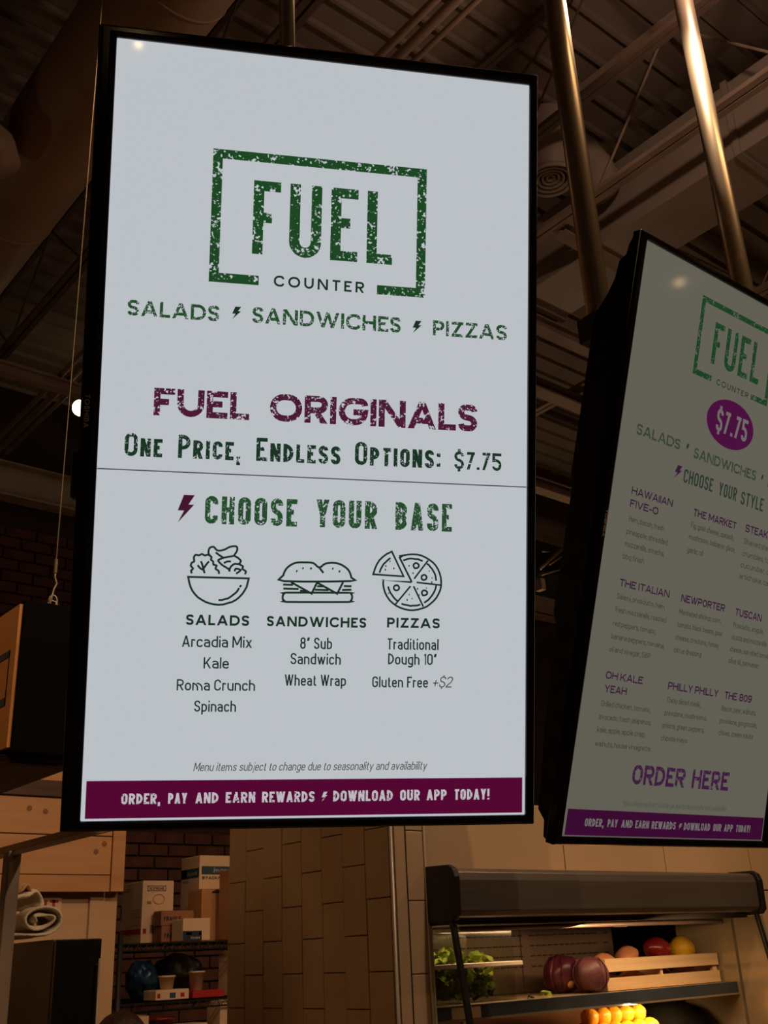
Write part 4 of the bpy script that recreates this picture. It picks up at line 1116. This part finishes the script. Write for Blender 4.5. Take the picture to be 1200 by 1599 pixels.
fp(c, 2.508, 2.522, 4.72, 1.412, 1.430, 'pred'); fp(c, 2.57, 2.60, 4.72, 1.410, 1.432, 'pblue'); fp(c, 2.625, 2.645, 4.72, 1.412, 1.430, 'pred')
c = carton('flat red carton on the middle shelf', 2.69, 2.86, 4.72, 4.84, Z2, 1.430, 'pred')
c = carton('tall plain carton at the right end of the middle shelf', 2.895, 3.05, 4.70, 4.84, Z2, 1.598)
fp(c, 2.905, 2.92, 4.70, 1.572, 1.582, 'pgrey')
c = carton('leaning white carton at the right of the lower shelf', 2.80, 2.93, 4.66, 4.78, 1.107, 1.385)
fp(c, 2.845, 2.885, 4.66, 1.335, 1.360, 'pnavy'); fp(c, 2.81, 2.86, 4.66, 1.22, 1.226, 'pgrey')
c = carton('low white carton on the left of the lower shelf', 2.30, 2.44, 4.66, 4.80, 1.107, 1.345)
c = carton('white carton in the middle of the lower shelf', 2.62, 2.76, 4.70, 4.82, 1.107, 1.295)
for k, (x, h, lb) in enumerate(((2.585, .050, 'short clear tub on the long low carton'), (2.74, .075, 'taller clear tub on the flat red carton'))):
    zb = 1.4455 if k == 0 else 1.4335
    o = obj('plastic_tub', MB().lathe((x, 4.78, zb), [(0, 0), (.028, 0), (.036, h), (.040, h), (.040, h + .008), (.033, h + .008), (.026, .004), (0, .004)], 20), 'card', smooth=True, label=lb, cat='tub', group='tubs on the middle shelf')
rr = random.Random(3)
wv = [rr.uniform(0, 6) for _ in range(5)]
obj('blue_bag', MB().blob((2.56, 4.98, Z2 + .085), (.07, .09, .085), lambda d: 1 + .10 * math.sin(6 * d.x + wv[0]) * math.cos(7 * d.z + wv[1]) + .06 * math.sin(13 * d.y + wv[2]), 28, 18), 'bluebag', smooth=True,
    label='crumpled dark blue plastic bag on the middle shelf', cat='bag')
obj('bin_bag', MB().blob((2.78, 5.03, Z2 + .097), (.13, .095, .095), lambda d: 1 + .08 * math.sin(5 * d.x + 2) * math.cos(6 * d.z) + .05 * math.sin(12 * d.y + 9 * d.x), 32, 20), 'black', smooth=True,
    label='large bulging black bag at the back of the middle shelf', cat='bag')
c = thing('stock_bin', 'dark red open bin on the lower shelf beside the head', 'bin', (2.53, 4.75, 1.107))
obj('bin_wall', MB().lathe((2.53, 4.74, 1.107), [(0, 0), (.055, 0), (.066, .215), (.072, .215), (.072, .225), (.062, .225), (.052, .006), (0, .006)], 24), 'onion', c, smooth=True)

# ---------------------------------------------------------------- refrigerated display case set into the tiled wall
t = thing('display_case', 'stainless open display case with produce, set in the tiled wall', 'display case', (2.55, 2.3, 0))
CX0, CX1 = 1.908, 3.262
prof = [(2.075, 1.627), (2.056, 1.630), (2.047, 1.642), (2.046, 1.715), (2.052, 1.735), (2.066, 1.744), (2.145, 1.748), (2.145, 1.640), (2.10, 1.632)]
obj('hood', MB().prism(prof, CX0, 3.226), 'steel', t, smooth=False, bevel=.002)
capp = [(2.075, 1.618), (2.052, 1.620), (2.038, 1.634), (2.036, 1.722), (2.044, 1.742), (2.062, 1.752), (2.147, 1.754), (2.147, 1.618)]
obj('end_cap', MB().prism(capp, 1.890, 1.9075), 'black', t, bevel=.003)
obj('end_cap', MB().prism(capp, 3.2265, 3.250), 'black', t, bevel=.003)
obj('hood_underside', MB().box((1.91, 2.10, 1.612), (3.226, 2.60, 1.626)), 'paneldark', t)
for xa, xb, m_ in ((1.905, 2.60, 'panelback'), (2.604, 3.05, 'panelback'), (3.053, 3.222, 'matt')):  # the black right-hand panel is shade at the back, put into the colour
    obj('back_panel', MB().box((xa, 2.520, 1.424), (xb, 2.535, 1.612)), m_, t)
obj('lower_back_panel', MB().box((1.905, 2.520, .9), (3.222, 2.535, 1.412)), 'kraftdark', t)
for r_, z in enumerate((1.585, 1.555, 1.525, 1.495)):
    sl = MB()
    for i in range(40):
        x = 1.93 + i * .0275
        if i % 13 == 12: continue
        sl.box((x, 2.5165, z), (x + .018, 2.5205, z + .0035))
    obj('vent_slots', sl, 'paneldark', t, kind='stuff')
obj('side_panel', MB().box((3.224, 2.163, .9), (3.240, 2.385, 1.612)), 'sidepanel', t)
obj('rear_side_shade', MB().box((3.223, 2.386, .9), (3.240, 2.519, 1.612)), 'matt', t)  # shade deep in the case, painted as a black rear part of the side
obj('front_side_panel', MB().prism([(2.05, 1.616), (2.155, 1.616), (2.155, .9), (1.96, .9)], 3.228, 3.238), 'sidepanel', t)
obj('side_glass', MB().prism([(2.060, 1.617), (2.147, 1.617), (2.147, .9), (1.965, .9)], 1.899, 1.903), 'glass', t)
obj('glass_edge', MB().box((1.898, 2.1465, .9), (1.904, 2.1495, 1.612)), 'trimwhite', t)
for x in (1.8955, 3.219):
    obj('front_bar', MB().bar((x, 2.060, 1.620), (x, 1.94, .90), .011, .016, ref=(1, 0, 0)), 'black', t, bevel=.002)
# shelf
SHY = 2.185
obj('shelf_deck', MB().box((1.906, SHY, 1.414), (3.222, 2.515, 1.422)), 'shelfdeck', t)
obj('shelf_edge', MB().box((1.906, SHY - .012, 1.392), (3.222, SHY - .001, 1.423)), 'shelfedge', t, bevel=.001)
obj('shelf_edge_lip', MB().box((1.906, SHY - .016, 1.386), (3.222, SHY - .004, 1.3915)), 'trimmetal', t)
for xx in (2.02, 2.75, 3.18):
    obj('shelf_bracket', MB().prism([(2.515, 1.36), (2.515, 1.413), (2.2, 1.413), (2.2, 1.404)], xx, xx + .008), 'black', t)
obj('lower_shelf_deck', MB().box((1.906, 2.15, 1.215), (3.222, 2.515, 1.248)), 'shelfdeck', t)
obj('lower_shelf_edge', MB().box((1.906, 2.140, 1.200), (3.222, 2.1495, 1.252)), 'shelfedge', t)
obj('base_cabinet', MB().box((1.91, 2.02, 0), (3.222, 2.515, .898)), 'black', t, bevel=.004)
for px in (777, 968):
    p = at(px, 1437, 1, 2.16)
    obj('light_clip', MB().box((p.x - .022, 2.15, 1.596), (p.x + .022, 2.17, 1.609)), 'trimwhite', t, bevel=.002)
obj('light_tube', MB().tube([(2.0, 2.145, 1.603), (3.15, 2.145, 1.603)], .006, 10), 'panelback', t, smooth=True)
lamp('AREA', (2.5, 2.12, 1.60), 1.9, color=(1, .64, .32), aim=(2.55, 2.32, 1.2), size=(1.15, .02))
lamp('AREA', (2.80, 2.18, 1.384), 1.6, color=(1, .66, .30), aim=(2.78, 2.32, 1.2), size=(.30, .02))
obj('lower_lamp', MB().box((2.5, 2.176, 1.386), (2.95, 2.19, 1.391)), 'matt', t)
lb_ = obj('price_label', MB().box((1.975, SHY - .0148, 1.392), (2.075, SHY - .0125, 1.418)), 'card', t)
V, F = layout('II', 0, .008, 0, .012, tr=.25, gap=.3)
obj('price_mark', place(V, F, (2.315, SHY - .0140, 1.402), Vector((1, 0, 0)), Vector((0, 0, 1))), 'pblack', t, fixn=False)
ob = obj('back_sticker', MB().box((2.33, 2.512, 1.345), (2.365, 2.5195, 1.375)), 'card', t)

ZT = 1.4225   # top of the shelf deck


def leafy(mb, c, r, n, seed, zmin=None):
    rnd = random.Random(seed)
    for _ in range(n):
        a = rnd.uniform(0, 6.283); rad = math.sqrt(rnd.random()); p = Vector((c[0] + r[0] * rad * math.cos(a), c[1] + r[1] * rad * math.sin(a), c[2] + rnd.uniform(0, r[2]) * (1 - .4 * rad)))
        u = Vector((rnd.uniform(-1, 1), rnd.uniform(-1, 1), rnd.uniform(-.4, 1))).normalized(); v = u.orthogonal().normalized(); v = (v * math.cos(a) + u.cross(v) * math.sin(a)).normalized()
        s = rnd.uniform(.012, .022); nrm = u.cross(v)
        pts = [p - u * s, p - u * s * .3 + v * s * .6 + nrm * s * .25, p + u * s * .6 + v * s * .45, p + u * s, p + u * s * .6 - v * s * .45, p - u * s * .3 - v * s * .6 + nrm * s * .25, p + nrm * s * -.12]
        mb.add(pts, [(0, 1, 6), (1, 2, 6), (2, 3, 6), (3, 4, 6), (4, 5, 6), (5, 0, 6)])
    return mb


t = thing('salad_container', 'clear plastic container of leafy greens at the left end of the shelf', 'container', (2.13, 2.32, ZT))
x0, x1, y0, y1, z0, z1 = 1.955, 2.275, 2.235, 2.42, ZT + .0005, ZT + .085
tw = .0015
obj('tub_wall', MB().box((x0, y0, z0), (x1, y0 + tw, z1)).box((x0, y1 - tw, z0), (x1, y1, z1)).box((x0, y0, z0), (x0 + tw, y1, z1)).box((x1 - tw, y0, z0), (x1, y1, z1)).box((x0, y0, z0), (x1, y1, z0 + tw)), 'clearplastic', t)
rimw = .018
obj('rim', MB().box((x0 - rimw, y0 - rimw, z1 + .0005), (x1 + rimw, y0 + .004, z1 + .012)).box((x0 - rimw, y1 - .004, z1 + .0005), (x1 + rimw, y1 + rimw, z1 + .012)).box((x1 - .004, y0 + .004, z1 + .0005), (x1 + rimw, y1 - .004, z1 + .012)).box((x0 - rimw, y0 + .004, z1 + .0005), (x0 + .004, y1 - .004, z1 + .012)), 'clearplastic' if False else 'pwhite', t, bevel=.002, label='translucent pale rim')
zc = z1 + .0125
obj('lid', MB().box((x0, y0, zc), (x1, y0 + tw, zc + .075)).box((x1 - tw, y0, zc), (x1, y1, zc + .075)).box((x0, y0, zc), (x0 + tw, y1, zc + .075)).box((x0, y1 - tw, zc), (x1, y1, zc + .075)).box((x0, y0, zc + .075), (x1, y1, zc + .0765)), 'clearplastic', t)
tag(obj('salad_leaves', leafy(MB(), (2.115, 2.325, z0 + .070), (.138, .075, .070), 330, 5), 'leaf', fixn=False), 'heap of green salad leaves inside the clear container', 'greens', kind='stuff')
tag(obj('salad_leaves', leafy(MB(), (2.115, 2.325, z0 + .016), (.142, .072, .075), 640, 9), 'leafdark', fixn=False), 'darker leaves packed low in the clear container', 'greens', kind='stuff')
obj('loose_leaf', leafy(MB(), (2.395, 2.24, ZT + .006), (.006, .006, .003), 2, 2), 'leaf', label='pale loose leaf lying on the shelf beside the container', cat='leaf', fixn=False)
obj('loose_leaf', leafy(MB(), (2.305, 2.215, ZT + .006), (.006, .006, .003), 3, 4), 'leafdark', label='dark loose leaf lying against the container', cat='leaf', fixn=False)


def cab(d):
    return 1 + .025 * math.sin(5 * d.x + 3 * d.z) + .02 * math.sin(9 * d.y + 4 * d.z + 1) + .012 * math.sin(17 * d.x - 11 * d.y)


def cabbage(label, c, r, m, stump, seed):
    t = thing('red_cabbage', label, 'cabbage', (c[0], c[1], c[2] - r), 'red cabbages on the shelf')
    R = Matrix.Rotation(seed, 3, 'Z')
    obj('head', MB().blob(c, (r, r, r * .98), lambda d: cab(R @ d), 36, 24), m, t, smooth=True)
    for k in range(3):
        a0 = seed + k * 2.1; mb = MB(); n1, n2 = 12, 8; V = []; F = []
        for i in range(n1 + 1):
            for j in range(n2 + 1):
                ph = math.radians(35 + 110 * i / n1); th = a0 + math.radians(-46 + 92 * j / n2) * (1 - .25 * (i / n1 - .5) ** 2)
                d = Vector((math.sin(ph) * math.cos(th), math.sin(ph) * math.sin(th), math.cos(ph)))
                e = 1.018 * cab(R @ d) + .006 * math.sin(12 * th)
                V.append(Vector(c) + d * r * e)
        for i in range(n1):
            for j in range(n2): a = i * (n2 + 1) + j; F.append((a, a + 1, a + n2 + 2, a + n2 + 1))
        mb.add(V, F); o = obj('outer_leaf', mb, m, t, smooth=True, fixn=False); s_ = o.modifiers.new('s', 'SOLIDIFY'); s_.thickness = .0025
    if stump:
        d = Vector(stump).normalized(); p = Vector(c) + d * r * .96
        obj('stem_stump', MB().lathe(p, [(0, .008), (.010, .007), (.012, 0), (.011, -.01)], 16, d), 'stump', t, smooth=True)


cabbage('deep red cabbage with its cut stem showing, left of the pair', (2.580, 2.337, ZT + .0535), .053, 'cabbage', (-.25, -.75, -.52), .4)
cabbage('dusty purple cabbage against the crate, right of the pair', (2.591, 2.237, ZT + .0495), .049, 'cabbage2', None, 1.7)


def tuber(name, label, cat, c, r, m, rot, pinch=.18, group=None, tip=0):
    R = Matrix.Rotation(math.radians(rot[0]), 3, 'Z') @ Matrix.Rotation(math.radians(rot[1]), 3, 'Y')

    def fn(d):
        return 1 + .05 * math.sin(4 * d.x + 2 * d.y + c[0] * 40) + .03 * math.sin(7 * d.z + c[1] * 30) + tip * max(0, abs(d.x) - .8) * 2
    return obj(name, MB().blob(c, r, fn, 24, 14, R), m, smooth=True, label=label, cat=cat, group=group)


tuber('sweet_potato', 'small sweet potato half hidden behind the deep red cabbage', 'sweet potato', (2.655, 2.440, ZT + .031), (.045, .032, .030), 'potato', (20, 0))
for k, (xx, yy) in enumerate(((2.745, 2.465),)):
    cabbage('small dark cabbage in the shade behind the crate corner', (xx, yy, ZT + .040), .037, 'cabbage', None, k * 2.0 + .3)

# slatted wooden crate
KX0, KX1, KY0, KY1 = 2.647, 3.212, 2.225, 2.365
t = thing('wooden_crate', 'pale slatted wooden crate of vegetables on the shelf', 'crate', ((KX0 + KX1) / 2, (KY0 + KY1) / 2, ZT))
for (za, zb) in ((ZT + .001, ZT + .036), (ZT + .052, ZT + .088)):
    obj('front_slat', MB().box((KX0, KY0, za), (KX1, KY0 + .008, zb)), 'birch', t, bevel=.001)
    obj('back_slat', MB().box((KX0, KY1 - .008, za), (KX1, KY1, zb)), 'birch', t, bevel=.001)
obj('end_board', MB().box((KX0 + .001, KY0 + .0085, ZT + .001), (KX0 + .010, KY1 - .0085, ZT + .088)), 'birch', t, bevel=.001)
obj('end_board', MB().box((KX1 - .010, KY0 + .0085, ZT + .001), (KX1 - .001, KY1 - .0085, ZT + .088)), 'birch', t, bevel=.001)
obj('middle_divider', MB().box((2.915, KY0 + .0085, ZT + .010), (2.927, KY1 - .0085, ZT + .086)), 'birch', t, bevel=.001)
obj('corner_post', MB().box((KX1 - .022, KY0 + .0085, ZT + .002), (KX1 - .0105, KY0 + .022, ZT + .086)), 'birch', t)
for k in range(4): obj('bottom_slat', MB().box((KX0 + .0105, KY0 + .012 + k * .030, ZT + .001), (KX1 - .0105, KY0 + .036 + k * .030, ZT + .006)), 'birch', t)
G = 'vegetables in the crate'
tuber('sweet_potato', 'sweet potato at the left end of the crate', 'sweet potato', (2.725, 2.295, ZT + .078), (.050, .030, .025), 'potato', (10, 0), group=G)
tuber('sweet_potato', 'larger tilted sweet potato left of the crate divider', 'sweet potato', (2.842, 2.300, ZT + .090), (.056, .032, .028), 'potato', (15, -14), group=G)
tuber('sweet_potato', 'sweet potato lying low at the left end of the crate', 'sweet potato', (2.725, 2.30, ZT + .028), (.050, .036, .020), 'potato', (-8, 0), group=G)
tuber('sweet_potato', 'sweet potato lying low beside the crate divider', 'sweet potato', (2.848, 2.295, ZT + .030), (.048, .036, .022), 'potato', (10, 0), group=G)
t = thing('red_onion', 'glossy dark red onion standing proud of the crate', 'onion', (3.00, 2.30, ZT + .07), G)
obj('bulb', MB().blob((3.008, 2.305, ZT + .105), (.054, .040, .038), lambda d: 1 + .35 * max(0, -d.x - .72) + .12 * max(0, d.x - .85), 28, 18, Matrix.Rotation(math.radians(12), 3, 'Y')), 'onion', t, smooth=True)
obj('dry_tip', MB().tube([(3.052, 2.305, ZT + .100), (3.060, 2.305, ZT + .118), (3.057, 2.303, ZT + .130)], .004, 8, radii=[.006, .004, .001]), 'onion', t, smooth=True)
tuber('red_onion', 'second red onion lying low behind the crate slats', 'onion', (2.985, 2.295, ZT + .033), (.040, .036, .026), 'onion', (0, 0), group=G)
tuber('grapefruit', 'round yellow grapefruit at the right end of the crate', 'fruit', (3.125, 2.300, ZT + .100), (.044, .043, .045), 'lemon', (0, 0), group=G)
tuber('sweet_potato', 'sweet potato lying low under the yellow grapefruit', 'sweet potato', (3.115, 2.295, ZT + .030), (.050, .036, .022), 'potato', (-10, 0), group=G)

# citrus heap on the lower shelf
rnd = random.Random(11)
ZL = 1.2485
rO = .0265
heap = []
for lay, n in ((0, 7), (1, 6), (2, 5)):
    for i in range(n):
        heap.append((2.575 + lay * .026 + i * .0545, 2.245 + lay * .022, ZL + rO + lay * .040, lay, 0, i))
    if lay < 2:
        for i in range(n - 1): heap.append((2.602 + lay * .026 + i * .0545, 2.300 + lay * .022, ZL + rO + lay * .040, lay, 1, i))
ORD = ('first', 'second', 'third', 'fourth', 'fifth', 'sixth', 'seventh')
for x, y, z, lay, back, i in heap:
    yellow = x > 2.745; kd = 'yellow lemon' if yellow else 'small orange'
    row = ('bottom layer, front row', 'bottom layer, back row', 'middle layer, front row', 'middle layer, back row', 'top layer')[lay * 2 + back]
    tuber('lemon' if yellow else 'orange', '%s, %s from the left in the %s' % (kd, ORD[i], row), 'fruit', (x, y, z), (rO * (1.02 if yellow else .98), rO, rO * (.95 if yellow else 1)),
          'lemon' if yellow else 'orange', (rnd.uniform(-20, 20), 0), group='citrus fruit on the lower shelf', tip=.25 if yellow else 0)

# dark round bowl at the right of the lower shelf
bp = at(1050, 1599, 1, 2.30)
t = thing('black_bowl', 'large upturned black bowl right of the citrus heap', 'bowl', (3.06, 2.34, ZL))
obj('bowl_shell', MB().lathe((3.065, 2.345, ZL), [(.150, 0), (.150, .008), (.145, .03), (.128, .075), (.095, .108), (.055, .124), (0, .130)], 40), 'matt', t, smooth=True)
obj('foot_ring', MB().lathe((3.065, 2.345, ZL + .121), [(.056, 0), (.054, .008), (.048, .008), (.046, .002)], 30), 'matt', t, smooth=True)

# ---------------------------------------------------------------- person in the kitchen, only the crown shows
hp = at(190, 1581, 1, 3.10)
HT = hp.z
HX, HY = hp.x, 3.10
pr_ = thing('person', 'person with dark brown hair, only the crown of the head in view below the shelving', 'person', (HX, HY, 0))
bm_v = [(0, 0, .80), (0, .01, .98), (0, .0, 1.10), (0, .0, 1.16), (0, -.01, 1.24),
        (.15, 0, 1.09), (.19, .02, .86), (.18, -.16, .72), (-.15, 0, 1.09), (-.19, .02, .86), (-.18, -.16, .72),
        (.09, 0, .76), (.10, -.02, .43), (.10, .01, .07), (.10, -.11, .035), (-.09, 0, .76), (-.10, -.02, .43), (-.10, .01, .07), (-.10, -.11, .035)]
k_ = HT / 1.45
bm_v = [Vector((HX + x, HY + y, z * k_)) for x, y, z in bm_v]
bm_e = [(0, 1), (1, 2), (2, 3), (3, 4), (2, 5), (5, 6), (6, 7), (2, 8), (8, 9), (9, 10), (0, 11), (11, 12), (12, 13), (13, 14), (0, 15), (15, 16), (16, 17), (17, 18)]
rad = [.13, .125, .12, .055, .05, .055, .042, .03, .055, .042, .03, .085, .06, .042, .032, .085, .06, .042, .032]
me = bpy.data.meshes.new('body'); inv = WM[pr_.name].inverted()
me.from_pydata([inv @ v for v in bm_v], bm_e, []); me.materials.append(M['shirt'])
body = bpy.data.objects.new('body', me); link(body, WM[pr_.name], pr_)
sk = body.modifiers.new('skin', 'SKIN'); sk.use_smooth_shade = True
for i, r in enumerate(rad): me.skin_vertices[0].data[i].radius = (r, r * .8 if i < 3 else r)
me.skin_vertices[0].data[0].use_root = True
sb = body.modifiers.new('sub', 'SUBSURF'); sb.levels = 1; sb.render_levels = 2
hc = Vector((HX, HY - .01, HT - .115))
obj('head', MB().blob(hc, (.074, .092, .108), lambda d: 1 - .10 * max(0, -d.z) * (1 if d.y > 0 else .4), 28, 20), 'skin', pr_, smooth=True)
obj('nose', MB().blob(hc + Vector((0, -.092, -.012)), (.012, .016, .022)), 'skin', pr_, smooth=True)
for s in (-1, 1):
    obj('ear', MB().blob(hc + Vector((s * .075, .01, -.01)), (.009, .018, .030)), 'skin', pr_, smooth=True)
    obj('eye', MB().blob(hc + Vector((s * .030, -.080, .008)), (.012, .008, .008)), 'pwhite', pr_, smooth=True)
    hd = Vector((HX + s * .18, HY - .16, .72 * k_))
    obj('palm', MB().blob(hd + Vector((0, -.045, -.02)), (.018, .045, .038)), 'skin', pr_, smooth=True)
    for q in range(4):
        b0 = hd + Vector((0, -.080, .008 - q * .019)); ln = (.050, .058, .054, .042)[q]
        obj('finger', MB().tube([b0, b0 + Vector((-s * .006, -ln * .5, -.006)), b0 + Vector((-s * .018, -ln * .85, -.018))], .008, 8, radii=[.009, .008, .006]), 'skin', pr_, smooth=True)
    b0 = hd + Vector((-s * .008, -.035, .015)); obj('thumb', MB().tube([b0, b0 + Vector((-s * .022, -.022, .010)), b0 + Vector((-s * .030, -.048, .006))], .009, 8, radii=[.011, .010, .007]), 'skin', pr_, smooth=True)
obj('mouth', MB().blob(hc + Vector((0, -.086, -.052)), (.022, .006, .006)), 'onion', pr_, smooth=True)


def hairfn(d): return 1 + .012 * math.sin(20 * d.x + 6 * d.z) + .01 * math.sin(31 * d.y)


hv = MB().blob(hc + Vector((0, .010, .014)), (.083, .098, .105), hairfn, 36, 24)
keep = [f for f in hv.f if all((hv.v[i] - hc).z > -.02 or (hv.v[i] - hc).y > .02 for i in f)]
hv.f = keep
obj('hair', hv, 'hair', pr_, smooth=True, fixn=False)
